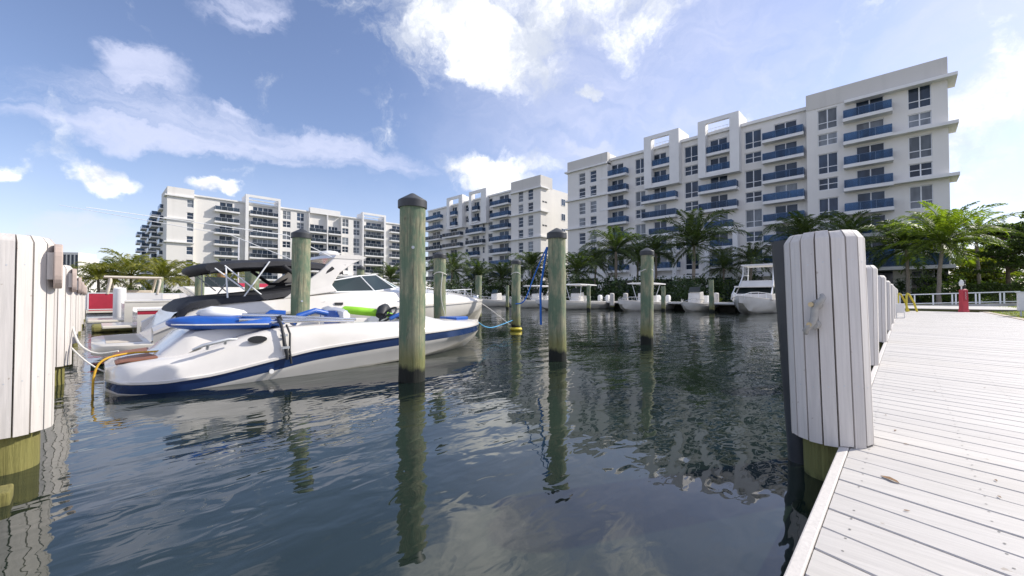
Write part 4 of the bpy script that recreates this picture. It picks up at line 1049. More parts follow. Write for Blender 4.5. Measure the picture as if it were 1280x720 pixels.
    c = MB(); c.tube([(0.72, -1.0, .475), (.82, -1.015, .52), (1.07, -1.02, .575), (1.17, -1.0, .57)], [.012, .022, .022, .012], 8); c.tube([(.87, -.98, .47), (.87, -1.01, .53)], .018, 8); c.tube([(1.05, -.98, .52), (1.05, -1.01, .565)], .018, 8)
    c.build('cleat', M['steel'], root, smooth=50)
    v = MB(); n2 = 16; v.rings([[(1.40+0.11*math.cos(a), -1.012-dz, .55+0.045*math.sin(a)) for a in [2*math.pi*k/n2 for k in range(n2)]] for dz in (-.03, .004)]); v.build('vent', M['black_rubber'], root)
    e = MB().tube([(1.55, -1.06, .12), (1.55, -1.078, .12)], .03, 12).build('through_hull_fitting', M['trim'], root, smooth=50)
    # seats, wheel, dash
    def seat(x, y, rz, nm='seat'):
        t = [Vector((0, 0, 0))]
        b = MB(); pr = [(-.24, .1), (-.26, .55), (-.22, .78), (-.12, .84), (-.07, .8), (-.08, .52), (.22, .46), (.24, .1)]
        rings = [[(p[0]*(1-abs(k)*.12), k*.25, p[1]-abs(k)**3*.05) for p in pr] for k in (-1, -.8, 0, .8, 1)]
        b.loft([r_+[r_[0]] for r_ in rings], None, (True, True)); o = b.build('seat', M['vinyl_white'], root, smooth=50, weld=True); o.location = (x, y, 0.1); o.rotation_euler.z = rz
        q = MB(); q.rings([[(-.25-.02*(z > .5)+dx, yy, z) for yy, z in ((-.15, .58), (-.17, .66), (-.1, .78), (.1, .78), (.17, .66), (.15, .58))] for dx in (-.012, .03)]); q.build('seat_panel', M['vinyl_blue'], o)
        q = MB(); q.rings([[(dx-.06, yy, z) for yy, z in ((-.15, .56), (-.17, .66), (-.1, .78), (.1, .78), (.17, .66), (.15, .56))] for dx in (-.03, .018)]); q.build('seat_panel', M['vinyl_blue'], o)
    seat(2.55, -0.42, R(200)); seat(2.75, 0.42, R(180))
    MB().tube([(1.95, -.6, .70), (2.05, -.56, .82), (2.3, -.5, .89), (2.5, -.46, .84)], .045, 10).build('grab_bolster', M['vinyl_blue'], root, smooth=60)
    MB().tube([(1.9, .62, .73), (2.0, .6, .82), (2.2, .55, .80)], .07, 10).build('grab_bolster', M['vinyl_blue'], root, smooth=60)
    d = MB(); ds = []
    for y in (-.72, -.5, 0, .5, .72):
        ds.append([Vector((x, y, z-.03*abs(y))) for x, z in ((3.75, .15), (3.78, .66), (3.9, .80), (4.15, .78), (4.7, .64), (4.75, .56))])
    d.loft(ds, None, (True, True)).build('dash', M['vinyl_white'], root, smooth=40)
    w = MB(); cx, cz = 3.62, .78; tl = R(-55)
    ring = [(cx+.17*math.sin(tl)*math.sin(a)*-1, -.38+.17*math.cos(a), cz+.17*math.cos(tl)*math.sin(a)*1.3) for a in [2*math.pi*k/20 for k in range(21)]]
    w.tube(ring, .018, 8)
    for k in (3, 10, 17): w.tube([(cx, -.38, cz), ring[k]], .012, 6)
    w.tube([(cx, -.38, cz), (3.85, -.38, .72)], .03, 8); w.build('steering_wheel', M['black_rubber'], root, smooth=60)
    MB().tube([(3.5+.1*k, -.66+0.0*k, .72+.1*math.sin(math.pi*k/7)) for k in range(8)], .035, 10).build('coaming_bolster', M['vinyl_blue'], root, smooth=60)
    MB().tube([(3.6, -.16, .75), (3.66, -.1, .86), (3.76, 0, .88), (3.86, .1, .80)], .10, 10).build('dash_hood', M['black_rubber'], root, smooth=60)
    b = MB(); b.rings([[(x, y, zz) for x, y in ((5.25, -.30), (5.72, -.12), (5.76, 0), (5.72, .12), (5.25, .30), (5.2, 0))] for zz in (.60, .665)])
    b.build('bow_cushion', M['vinyl_blue'], root, bevel=.015)
speedboat()
def on_boat(name, label, cat, loc=(BX, BY, 0)):
    o = empty(name, loc); tag(o, label, cat); return o
def blue_tube():
    o = on_boat('paddle_board', 'royal blue inflatable board lying across the speedboat stern', 'paddle board', (0, 0, 0))
    A = Vector((0.66, 6.80, 0.775)); B_ = Vector((1.95, 6.50, 0.745)); d = (B_-A).normalized(); s = Vector((0, 0, 1)).cross(d); secs = []
    for f, w, h in ((0, .02, .02), (.03, .12, .05), (.10, .24, .075), (.25, .32, .10), (.5, .33, .10), (.86, .33, .095), (.88, .30, .065), (.96, .30, .06), (1.0, .24, .03)):
        c = A+(B_-A)*f; secs.append([c+s*(w*math.cos(a))*-1+Vector((0, 0, h*math.sin(a)*(1 if abs(math.sin(a)) < 2 else 1))) for a in [2*math.pi*k/16 for k in range(16)]])
    MB().rings(secs).build('board', M['vinyl_blue'], o, smooth=50)
    st = MB(); pth = []
    for f, w in ((.06, .18), (.10, .243), (.25, .323), (.5, .333), (.85, .333)): pth.append(A+(B_-A)*f - s*w + Vector((0, 0, -.012)))
    st.tube(pth, .009, 6).build('pinstripe', M['trim'], o)
    b = MB(); r = random.Random(4); sec = []
    for f, w, h in ((0, .03, .02), (.08, .14, .07), (.3, .19, .10), (.6, .17, .08), (.9, .11, .05), (1, .03, .015)):
        c = Vector((0.98, 6.74, 0.88))+(Vector((1.5, 6.62, .865))-Vector((0.98, 6.74, 0.88)))*f
        sec.append([c+Vector((0.03*r.uniform(-1, 1), w*math.cos(a)*(1+r.uniform(-.12, .12)), h*math.sin(a)*(1+r.uniform(-.2, .2)))) for a in [2*math.pi*k/14 for k in range(14)]])
    tag(b.rings(sec).build('rolled_cover', M['vinyl_white'], smooth=70), 'crumpled white roll of cloth lying on the blue board', 'cloth roll')
    t = on_boat('folded_frame', 'folded silver bimini frame lying along the speedboat gunwale', 'frame', (0, 0, 0))
    for (p, q, rr) in (((1.35, 6.32, .80), (2.75, 6.36, .73), .024), ((1.4, 6.46, .835), (3.0, 6.45, .74), .022), ((1.7, 6.25, .76), (2.9, 6.30, .72), .018), ((1.4, 6.40, .86), (2.2, 6.36, .79), .03)):
        MB().tube([p, tuple((Vector(p)+Vector(q))/2+Vector((0, 0, .012))), q], rr, 8).build('tube', M['chrome'], t, smooth=60)
    MB().tube([(1.82, 6.28, .84), (1.86, 6.30, .73)], .03, 8).build('hinge', M['black_rubber'], t, smooth=60)
    g = on_boat('inflatable_toy', 'lime green inflatable beside the blue seats of the speedboat', 'inflatable', (0, 0, 0))
    MB().tube([(3.05, 7.35, .78), (3.2, 7.3, .87), (3.45, 7.22, .84), (3.75, 7.1, .80), (4.0, 7.0, .74)], [.04, .07, .075, .07, .04], 14).build('tube', M['green_foam'], g, smooth=60)
    f = on_boat('fender_strap', 'black strap hanging over the speedboat side amidships', 'strap', (0, 0, 0))
    sp = [(1.81, 6.30, .82), (1.81, 6.16, .73), (1.81, 6.09, .64), (1.82, 6.04, .48), (1.84, 6.01, .36), (1.85, 6.01, .26)]
    MB().tube(sp, [.02, .022, .02, .024, .026, .018], 8).build('strap', M['black_rubber'], f, smooth=60)
    MB().tube([(1.88, 6.17, .72), (1.90, 6.08, .60), (1.88, 6.02, .38), (1.90, 6.01, .20)], .014, 8).build('strap_end', M['black_rubber'], f, smooth=60)
    for z in (.62, .46): MB().box(1.78, 1.87, 5.99+.08*(z>.5), 6.03+.06*(z>.5), z-.05, z-.02).build('buckle', M['steel'], f)
blue_tube()
def rope(name, label, pts, r, m):
    P_ = [Vector(p) for p in pts]; out = []
    for i in range(len(P_)-1):
        a, b = P_[i], P_[i+1]; p0 = P_[max(i-1, 0)]; p3 = P_[min(i+2, len(P_)-1)]
        for k in range(8):
            t = k/8; out.append(0.5*((2*a)+(b-p0)*t+(2*p0-5*a+4*b-p3)*t*t+(3*a-p0-3*b+p3)*t**3))
    out.append(P_[-1]); tag(MB().tube(out, r, 7).build(name, M[m], smooth=60), label, 'rope'); 
rope('rope', 'yellow rope draped over the speedboat stern platform into the water', [(1.0, 6.75, .43), (.6, 6.85, .415), (.3, 6.80, .42), (.10, 6.72, .37), (.03, 6.68, .22), (.02, 6.66, -.05)], .012, 'rope_yellow')
rope('rope', 'white rope sagging from the side dock to the speedboat platform', [(-.17, 7.75, .72), (-.1, 7.6, .5), (.05, 7.5, .38), (.25, 7.4, .40)], .012, 'rope_white')
rope('rope', 'short white rope low on the side dock above the water', [(-.17, 7.6, .46), (-.05, 7.5, .30), (.1, 7.45, .16), (.3, 7.4, .05)], .010, 'rope_white')
def cruiser():
    X0, Y0, LN = 0.72, 10.35, 8.5; root = empty('cabin_cruiser', (X0, Y0, 0)); root.scale = (1, 1, .94); tag(root, 'large cream white cabin cruiser with radar arch and black bimini top', 'cabin cruiser')
    #     x    beam  zrail zdk   zcrown cy   cz    keel
    T = [(0.0, 1.30, .50, .62, .63, 1.10, .02, -.3), (0.3, 1.36, .66, .82, .83, 1.15, .02, -.35), (0.6, 1.42, .76, 1.0, 1.01, 1.2, .0, -.4), (1.8, 1.5, .80, 1.12, 1.14, 1.26, .0, -.5), (3.2, 1.5, .83, 1.27, 1.36, 1.22, .02, -.5), (4.5, 1.44, .87, 1.30, 1.46, 1.1, .06, -.5),
         (5.8, 1.25, .91, 1.26, 1.44, .85, .14, -.45), (7.0, .90, .95, 1.17, 1.32, .5, .26, -.3), (7.8, .55, .985, 1.09, 1.18, .24, .40, -.05), (8.3, .24, 1.01, 1.05, 1.085, .08, .58, .28), (8.5, .02, 1.03, 1.045, 1.05, .01, .74, .62)]
    secs = []; N_ = 56
    for i in range(N_+1):
        x = LN*i/N_; _, b, zr, zd, zc, cy, cz, k = smooth_tab(T, x); b = max(.012, b); cy = max(.006, min(cy, b*.98))
        h = [(0, k), (cy*.5, (k+cz)/2), (cy, cz), (cy+.03*min(1, b), cz+.02), (cy+(b-cy)*.7, cz+(zr-cz)*.45), (b*.985, zr-.10), (b, zr), (b+.03, zr+.008), (b+.03, zr+.06), (b-.02*min(1, b), zr+.07), (b*.94, zr+(zd-zr)*.62), (b*.90, zd-.015), (b*.84, zd+.01), (b*.55, zd+(zc-zd)*.75), (0, zc)]
        # open cockpit aft
        if x < 2.6:
            h[-2] = (b*.80, zd-.01); h[-1] = (b*.79, zd-.6); h.append((0, zd-.6))
        else: h.append((0, zc))
        secs.append(both([Vector((x, max(0, p[0]), p[1])) for p in h]))
    hb = [2, 2, 2, 2, 0, 0, 0, 0, 0, 0, 0, 0, 0, 0, 0]; bands = hb+[0]+hb[::-1]
    MB().loft(secs, bands, (True, True)).build('hull', [M['gel'], M['gel_blue'], M['gel_grey']], root, smooth=35, weld=True)
    # swim platform
    pr = []
    for x, w in ((-.72, .75), (-.68, .95), (-.58, 1.12), (-.3, 1.25), (.01, 1.3)):
        pr.append([Vector((x, y, z)) for y, z in ((-w+.04, .16), (-w, .22), (-w+.01, .33), (-w+.10, .36), (w-.10, .36), (w-.01, .33), (w, .22), (w-.04, .16))])
    MB().loft(pr, None, (True, True)).build('swim_platform', M['alu_boat'], root, smooth=40)
    MB().box(-.55, -.1, -.9, .9, .363, .369).build('platform_mat', M['tan'], root)
    MB().loft([[Vector((x, y, z)) for x, z in ((-.02, .36), (.28, .86), (.42, .97))] for y in (-1.2, 1.2)]).build('transom_gate', M['gel'], root, smooth=60)
    # side window swoosh
    for sg in (-1, 1):
        q = []
        for x, z, hgt in ((.95, .985, .01), (1.3, 1.0, .09), (1.8, 1.03, .13), (2.3, 1.07, .11), (2.75, 1.13, .02)):
            _, b, zr, zd, zc, cy, cz, k = smooth_tab(T, x); yy = b*.94+.012; yu = b*.915+.012
            q.append([Vector((x, sg*yy, z-hgt*.5-.06)), Vector((x, sg*yu, z+hgt*.5-.06))])
        MB().loft(q).build('side_window', M['tinted'], root)
    MB().box(2.95, 3.12, -1.475, -1.44, .985, 1.04).build('vent', M['black_rubber'], root)
    # radar arch
    for sg in (-1, 1):
        pts = [(1.95, 1.12, 3.05, 1.30), (2.35, 1.45, 2.95, 1.45), (2.7, 1.75, 3.15, 1.75), (2.95, 2.0, 3.45, 1.98), (3.05, 2.11, 3.75, 2.13)]
        o = []
        for (xa, za, xb, zb) in pts:
            k = (za-1.12)/1.0; yo = 1.36-.18*k
            o.append([Vector((xa, sg*yo, za)), Vector((xb, sg*yo, zb)), Vector((xb, sg*(yo-.09), zb)), Vector((xa, sg*(yo-.09), za))])
        MB().rings([list(r) for r in o]).build('arch_leg', M['gel'], root, bevel=.02)
    MB().rings([[(x, y, z+(.06*math.cos(y/1.2*1.4))) for x, z in ((3.02, 2.08), (3.08, 2.16), (3.6, 2.20), (3.80, 2.15), (3.7, 2.09))] for y in (-1.2, -.8, -.3, .3, .8, 1.2)]).build('arch_top', M['gel'], root, smooth=40)
    d = MB().lathe([(.06, 2.2), (.2, 2.24), (.24, 2.30), (.2, 2.37), (.05, 2.40)], 18, (3.4, 0, 0)).build('radar_dome', M['trim'], root, smooth=50)
    MB().tube([(3.1, -1.05, 2.1), (2.0, -1.4, 2.5), (-.8, -1.9, 2.55)], [.012, .009, .005], 6).build('antenna', M['rail_white'], root)
    MB().tube([(3.1, 1.05, 2.1), (1.6, 1.3, 2.75), (-1.2, 1.6, 3.1)], [.012, .009, .005], 6).build('antenna', M['rail_white'], root)
    # windscreen
    bs = [(2.9, -1.32), (4.0, -1.22), (4.75, -.85), (5.15, -.3), (5.15, .3), (4.75, .85), (4.0, 1.22), (2.9, 1.32)]; tp = [(2.75, -1.15), (3.7, -1.05), (4.25, -.75), (4.5, -.27), (4.5, .27), (4.25, .75), (3.7, 1.05), (2.75, 1.15)]
    zb = [1.30, 1.33, 1.42, 1.47, 1.47, 1.42, 1.33, 1.30]; zt = [1.50, 1.70, 1.76, 1.78, 1.78, 1.76, 1.70, 1.50]
    gl = MB(); fr = MB()
    for i in range(7):
        gl.mi = 1 if 2 <= i <= 4 else 0
        gl.quad((*bs[i], zb[i]-.05), (*bs[i+1], zb[i+1]-.05), (*tp[i+1], zt[i+1]), (*tp[i], zt[i]))
    wi = gl.build('windscreen', [M['tinted'], M['teal_glass']], root)
    fr.tube([(*tp[i], zt[i]) for i in range(8)], .018, 8); fr.tube([(*bs[i], zb[i]-.02) for i in range(8)], .02, 8)
    for i in range(1, 7): fr.tube([(*bs[i], zb[i]-.03), (*tp[i], zt[i])], .016, 8)
    fr.build('windscreen_frame', M['rail_white'], wi, smooth=50)
    # bimini canvas: three bays with sag, valance at the edges
    cv = []; Lc = 14
    for i in range(Lc+1):
        f = i/Lc; x = .78+2.45*f; z = 1.80+.16*math.sin(math.pi*min(1, f*1.05)*.9)+.03*abs(math.sin(f*math.pi*3)) + .04*f
        w = 1.22-.05*math.sin(f*math.pi)
        up = [(-w, z-.15), (-w*.97, z-.05), (-w*.75, z+.02), (-w*.3, z+.05), (w*.3, z+.05), (w*.75, z+.02), (w*.97, z-.05), (w, z-.15)]
        dn = [(y*.985, zz-.025) for y, zz in reversed(up)]
        cv.append([(x, y, zz) for y, zz in up+dn])
    MB().rings(cv).build('bimini', M['canvas'], root, smooth=50)
    MB().rings([[(x+.16*math.cos(a), y, 1.75+.10*math.sin(a)) for a in [2*math.pi*k/10 for k in range(10)]] for x, y in ((.86, -1.2), (.76, -.8), (.72, 0), (.76, .8), (.86, 1.2))]).build('rolled_curtain', M['canvas'], root, smooth=60)
    # dark side curtains to the arch with a clear pane
    for sg in (-1, 1):
        y = sg*1.21
        b = MB(); b.hexa([(2.35, y, 1.30), (2.75, y, 1.30), (2.75, y-sg*.02, 1.30), (2.35, y-sg*.02, 1.30), (3.0, y, 1.9), (3.3, y, 1.95), (3.3, y-sg*.02, 1.95), (3.0, y-sg*.02, 1.9)]); b.build('side_curtain', M['canvas'], root)
        MB().tube([(2.0, y, 1.85), (2.4, y, 1.52), (2.62, y, 1.52), (3.0, y, 1.86)], .045, 8).build('curtain_edge', M['canvas'], root, smooth=50)
    for sg in (-1, 1):
        for p, q in (((1.0, 1.80), (1.75, 1.06)), ((1.02, 1.78), (1.04, 1.04)), ((1.75, 1.93), (1.25, 1.10)), ((.85, 1.74), (1.3, 1.32))):
            MB().tube([(p[0], sg*1.19, p[1]), (q[0], sg*1.30, q[1])], .014, 8).build('bimini_pole', M['rail_white'], root, smooth=60)
    # black camper cover over the cockpit
    cc = []
    for x, z, w in ((.28, .78, 1.27), (.34, .95, 1.30), (.50, 1.09, 1.32), (.75, 1.15, 1.33), (1.2, 1.20, 1.34), (1.8, 1.28, 1.34), (2.3, 1.38, 1.30), (2.75, 1.46, 1.2)):
        cc.append([Vector((x, y*w/1.3, zz)) for y, zz in ((-1.32, z-.14 if x > .4 else .72), (-1.28, z-.03), (-.9, z+.03), (0, z+.05), (.9, z+.03), (1.28, z-.03), (1.32, z-.14 if x > .4 else .72))])
    MB().loft(cc, None, (True, False)).build('cockpit_cover', M['canvas'], root, smooth=50)
    # bow rail and bits
    for sg in (-1, 1):
        b = MB(); pts = []
        for x in (4.9, 5.6, 6.4, 7.2, 7.9, 8.35):
            _, bb, zr, zd, zc, *_r = smooth_tab(T, x); pts.append((x, sg*bb*.86, zd+.16))
        b.tube(pts, .012, 8)
        for (x, y, z) in pts[1:-1]: b.tube([(x, y, z), (x-.05, y, z-.17)], .010, 6)
        b.build('bow_rail', M['chrome'], root, smooth=60)
    MB().tube([(4.6, -1.44, 1.13), (4.75, -1.44, 1.16), (4.9, -1.42, 1.13)], .016, 8).build('cleat', M['chrome'], root, smooth=60)
    MB().tube([(4.78, -1.46, 1.14), (4.82, -1.50, .98), (4.85, -1.47, .80)], .03, 8).build('fender_line', M['rail_white'], root, smooth=60)
    MB().lathe([(.02, 0), (.09, .03), (.10, .10), (.08, .14)], 14, (8.25, 0, 1.06)).build('windlass', M['chrome'], root, smooth=50)
    for (x, y) in ((.35, .6), (1.15, -.3), (2.2, .3)):
        pass
cruiser()
rope('rope', 'white mooring line from the cruiser bow to the yellow-collared pile', [(9.0, 10.3, .95), (9.2, 9.9, .68), (9.5, 9.25, .17)], .014, 'rope_white')
rope('rope', 'light blue line trailing from the speedboat bow over the water', [(6.2, 7.12, .54), (6.8, 7.5, .36), (7.8, 8.2, .26), (9.4, 9.05, .34)], .012, 'rope_cyan')
rope('rope', 'blue line hanging straight down from the top of the pile in open water', [(5.55, 4.50, 1.98), (5.45, 4.56, 1.3), (5.44, 4.56, .95), (5.46, 4.57, .62)], .020, 'rope_blue')
rope('rope', 'blue line slanting away from the top of the pile in open water', [(5.56, 4.52, 1.98), (5.40, 4.66, 1.5), (5.27, 4.78, 1.05), (5.16, 4.9, .98)], .011, 'rope_blue')
rope('rope', 'thin pale line hanging down the pile beside the cruiser hull', [(6.2, 8.45, 1.7), (6.15, 8.44, 1.1), (6.3, 8.42, .5), (6.42, 8.45, .3)], .010, 'rope_white')
for (p, z, r_, lab) in ((p6, 1.85, .15, 'frayed pale rope loop round the head of the yellow-collared pile'), (p3, 1.72, .15, 'pale rope loop round the head of the third capped pile'), (p5, 1.7, .162, 'pale rope loop round the pile beside the cruiser')):
    b = MB(); b.tube([(r_*math.cos(2*math.pi*k/20), r_*math.sin(2*math.pi*k/20), z+.03*math.sin(4*math.pi*k/20)) for k in range(21)], .012, 6)
    o = b.build('rope', M['rope_white'], smooth=60); o.location = p.location; tag(o, lab, 'rope')
# ------------------------------------------------------------------ smaller boats
def simple_hull(root, LN, beam, zs, zb, mname='gel', stripe=None, fl=.8, rails=True):
    """bow towards local -x, stern at local 0"""
    secs = []; n = 26
    for i in range(n+1):
        f = i/n; b = beam/2*(1-f**2.6)**.8*(0.92+.08*math.sin(f*3)); b = max(b, .01); z = zs+(zb-zs)*f**1.6; x = -LN*f; k = -.35+(z+.15)*max(0, (f-.72)/.28)**1.7; cz = .03+.3*max(0, (f-.5)/.5)**2*z
        cy = b*(.88-.5*f*fl); rk = .55*max(0, f-.6)**1.4
        h = [(0, k, 0), (cy, max(cz, k), 0), (cy+(b-cy)*.6, cz+(z-cz)*.45, 0), (b, z-.16, 0), (b, z-.06, 0), (b+.02, z-.05, 0), (b+.02, z, 0), (b-.07*min(1, b*3), z+.015, 0), (b-.10*min(1, b*3), z-.1 if f < .55 else z+.01, 0), (0, z-.12 if f < .55 else z+.06*(b/beam), 0)]
        secs.append(both([Vector((x+rk*(z-p[1])*1.1, max(0, p[0]), p[1])) for p in h]))
    hb = [2, 0, 0, 0, 1 if stripe else 0, 0, 0, 0, 0]; hb = [2, 0, 0, 1 if stripe else 0, 0, 0, 0, 0, 0]
    MB().loft(secs, hb+[0]+hb[::-1], (True, True)).build('hull', [M[mname], M[stripe or 'gel_blue'], M['gel_grey']], root, smooth=38, weld=True)
def outboard(root, x, y, z):
    b = MB()
    b.rings([[(x+dx*k, y+dy*k, zz) for dx, dy in ((-.2, -.14), (.12, -.17), (.26, -.1), (.26, .1), (.12, .17), (-.2, .14))] for zz, k in ((z, .7), (z+.06, 1), (z+.42, 1.0), (z+.54, .8), (z+.58, .4))])
    o = b.build('outboard', M['trim'], root, smooth=40)
    MB().box(x-.08, x+.1, y-.06, y+.06, z-.85, z-.002).build('leg', M['trim'], o)
    MB().box(x-.02, x+.13, y-.175, y+.175, z+.12, z+.16).build('band', M['black_rubber'], o)
def console_boat(x, y, LN, label, ttop=True, beam=2.6, zs=.85, zb=1.15, dark=False, rz=0):
    root = empty('center_console_boat', (x, y, 0), rz); tag(root, label, 'motorboat'); simple_hull(root, LN, beam, zs, zb)
    c = -LN*.42
    MB().rings([[(c-.45, -.45, .5), (c+.45, -.45, .5), (c+.45, .45, .5), (c-.45, .45, .5)], [(c-.4, -.42, 1.35), (c+.35, -.42, 1.45), (c+.35, .42, 1.45), (c-.4, .42, 1.35)]]).build('console', M['gel'], root, bevel=.04)
    MB().rings([[(c-.42, -.4, 1.4), (c-.2, -.4, 1.4), (c-.2, .4, 1.4), (c-.42, .4, 1.4)], [(c-.22, -.38, 1.8), (c-.17, -.38, 1.8), (c-.17, .38, 1.8), (c-.22, .38, 1.8)]]).build('windscreen', M['tinted'], root)
    MB().box(c+.8, c+1.25, -.55, .55, .6, 1.15).build('leaning_post', M['vinyl_white'], root, bevel=.05)
    if ttop:
        MB().rings([[(c-1.0, -1.0, 2.05), (c+1.5, -1.0, 2.02), (c+1.5, 1.0, 2.02), (c-1.0, 1.0, 2.05)], [(c-1.0, -1.0, 2.11), (c+1.5, -1.0, 2.09), (c+1.5, 1.0, 2.09), (c-1.0, 1.0, 2.11)], [(c-.8, -.8, 2.15), (c+1.3, -.8, 2.13), (c+1.3, .8, 2.13), (c-.8, .8, 2.15)]]).build('t_top', M['trim'] if not dark else M['canvas'], root)
        for sx, bx in ((-.6, -.35), (.9, .5)):
            for sy in (-1, 1): MB().tube([(c+bx, sy*.5, .7), (c+sx, sy*.8, 2.05)], .03, 8).build('t_top_leg', M['rail_white'], root, smooth=60)
    for sy in (-.42, .42): outboard(root, .28, sy, zs+.02)
    for sy in (-1, 1):
        b = MB(); pts = [(-LN*f, sy*beam/2*(1-f**2.6)**.8*.9, zs+(zb-zs)*f**1.6+.25*min(1, (1-f)*8)+.02) for f in (.55, .65, .75, .85, .93, .985)]; b.tube(pts, .018, 6)
        for p in pts[:-1]: b.tube([p, (p[0], p[1], p[2]-.26)], .014, 6)
        b.build('bow_rail', M['chrome'], root)
console_boat(33.2, 20.3, 9.6, 'long white centre-console boat moored between the open-water piles, stern to the quay', beam=2.9, zs=.62, zb=.86)
console_boat(33.2, 14.6, 7.2, 'white open boat seen left and right of the third capped pile', beam=2.5, zs=.6, zb=.85)
console_boat(33.0, 31.5, 6.6, 'white boat with bow just left of the yellow-collared pile', ttop=False, zs=.6, zb=.9)
console_boat(33.4, 25.8, 7.4, 'white boat behind the blue line and dark buoys', ttop=True, dark=False, zs=.6, zb=.85)
console_boat(33.2, 11.2, 4.2, 'small white boat with engines tucked beside the sportfishing boat', ttop=False, zs=.5, zb=.7, beam=2.0)
def sportfisher():
    root = empty('sportfishing_boat', (35.4, 7.1, 0)); root.scale = (1, 1, .78); tag(root, 'white sportfishing boat with flybridge and tower left of the nearest boarded pile', 'sportfishing boat')
    simple_hull(root, 8.6, 3.2, .95, 1.45)
    MB().rings([[(x, y*w, z) for x, y in ((-5.9, -1), (-2.0, -1.1), (-2.0, 1.1), (-5.9, 1))] for z, w in ((1.1, 1.2), (1.62, 1.15))]).build('cabin', M['gel'], root, bevel=.05)
    MB().rings([[(x+dx, y*w, z) for x, y in ((-5.2, -1), (-2.2, -1.1), (-2.2, 1.1), (-5.2, 1))] for z, w, dx in ((1.621, 1.05, 0), (2.14, .98, .5))]).build('cabin_glass', M['tinted'], root)
    for (xx, yy) in ((-5.2, 1.06), (-5.2, -1.06), (-4.2, -1.12), (-3.2, -1.15), (-4.2, 1.12), (-3.2, 1.15)): MB().tube([(xx-.02, yy, 1.58), (xx+.5, yy*.92, 2.2)], .04, 8).build('pillar', M['gel'], root)
    MB().rings([[(x, y, z) for x, y in ((-5.3, -1.15), (-2.0, -1.3), (-2.0, 1.3), (-5.3, 1.15))] for z in (2.16, 2.30)]).build('hardtop', M['gel'], root, bevel=.03)
    MB().rings([[(x, y, z) for x, y in ((-4.6+k, -1), (-2.2, -1.1), (-2.2, 1.1), (-4.6+k, 1))] for z, k in ((2.303, 0), (2.78, .25))]).build('flybridge', M['gel'], root, bevel=.03)
    MB().rings([[(x, y, z) for x, y in ((-4.4, -.95), (-2.4, -.95), (-2.4, .95), (-4.4, .95))] for z in (4.05, 4.18)]).build('tower_top', M['trim'], root, bevel=.03)
    for sy in (-.9, .9):
        MB().tube([(-4.7, sy*1.1, 2.3), (-4.1, sy, 3.2), (-4.0, sy, 4.1)], .04, 8).build('tower_leg', M['rail_white'], root, smooth=60); MB().tube([(-2.5, sy*1.1, 2.7), (-2.7, sy, 4.1)], .04, 8).build('tower_leg', M['rail_white'], root, smooth=60)
        MB().tube([(-4.1, sy, 3.3), (-2.6, sy, 3.3)], .025, 8).build('tower_rail', M['rail_white'], root)
        MB().tube([(-5.9, sy*1.25, 1.5), (-5.2, sy*1.2, 2.2)], .035, 8).build('brace', M['rail_white'], root)
    for sy in (-1, 1):
        b = MB(); pts = [(-8.6*f, sy*1.6*(1-f**2.6)**.8*.9, .95+.5*f**1.6+.4*min(1, (1-f)*8)+.02) for f in (.62, .72, .82, .9, .96, .985)]; b.tube(pts, .02, 6)
        for p in pts[:-1]: b.tube([p, (p[0], p[1], p[2]-.4)], .016, 6)
        b.build('bow_rail', M['rail_white'], root)
sportfisher()
def pontoon():
    root = empty('pontoon_boat', (-0.15, 25.5, 0), R(180)); tag(root, 'pontoon boat with a red side panel and beige folded top at the far left', 'pontoon boat')
    x0 = -5.2
    for sy in (-.85, .85): MB().tube([(-5.6, sy, .22), (-5.0, sy, .12), (0, sy, .12)], [.08, .28, .28], 14).build('float', M['steel'], root, smooth=50)
    MB().box(-5.2, 0, -1.2, 1.2, .42, .5).build('deck', M['alu_boat'], root)
    for (a, b, yy) in ((-5.1, -3.0, 1.15), (-2.4, -1.0, 1.15), (-.98, -.02, 1.15), (-5.1, -.1, -1.15)):
        p = MB().box(a+.04, b-.04, yy-.015, yy+.015, .44 if a == -.98 else .58, 1.22).build('side_panel', M['red'] if a == -.98 else M['trim'], root)
        f = MB(); 
        for q in ((a, b, .54, .575), (a, b, 1.225, 1.26)): f.box(q[0], q[1], yy-.02, yy+.02, q[2], q[3])
        f.box(a, a+.038, yy-.02, yy+.02, .577, 1.223); f.box(b-.038, b, yy-.02, yy+.02, .577, 1.223); f.build('rail_frame', M['rail_white'], p)
    p = MB().box(-.01, .05, -1.1, 1.1, .55, 1.2).build('stern_panel', M['trim'], root, bevel=.02)
    MB().box(-2.2, -.4, -1.0, -.45, .51, 1.0).box(-2.2, -.4, -1.05, -.9, 1.0, 1.4).build('bench', M['tan'], root, bevel=.05)
    for xx in (-.6, -2.2):
        MB().tube([(xx, 1.15, 1.2), (xx-.1, 1.12, 1.75), (xx-.1, .8, 1.95), (xx-.1, -.8, 1.95), (xx-.1, -1.12, 1.75), (xx, -1.15, 1.2)], .05, 8).build('top_hoop', M['tan'], root, smooth=60)
    MB().rings([[(x, y, z) for y, z in ((-1.0, 1.93), (-.8, 2.0), (.8, 2.0), (1.0, 1.93), (.8, 1.96), (-.8, 1.96))] for x in (-2.4, -.5)]).build('folded_top', M['tan'], root)
pontoon()
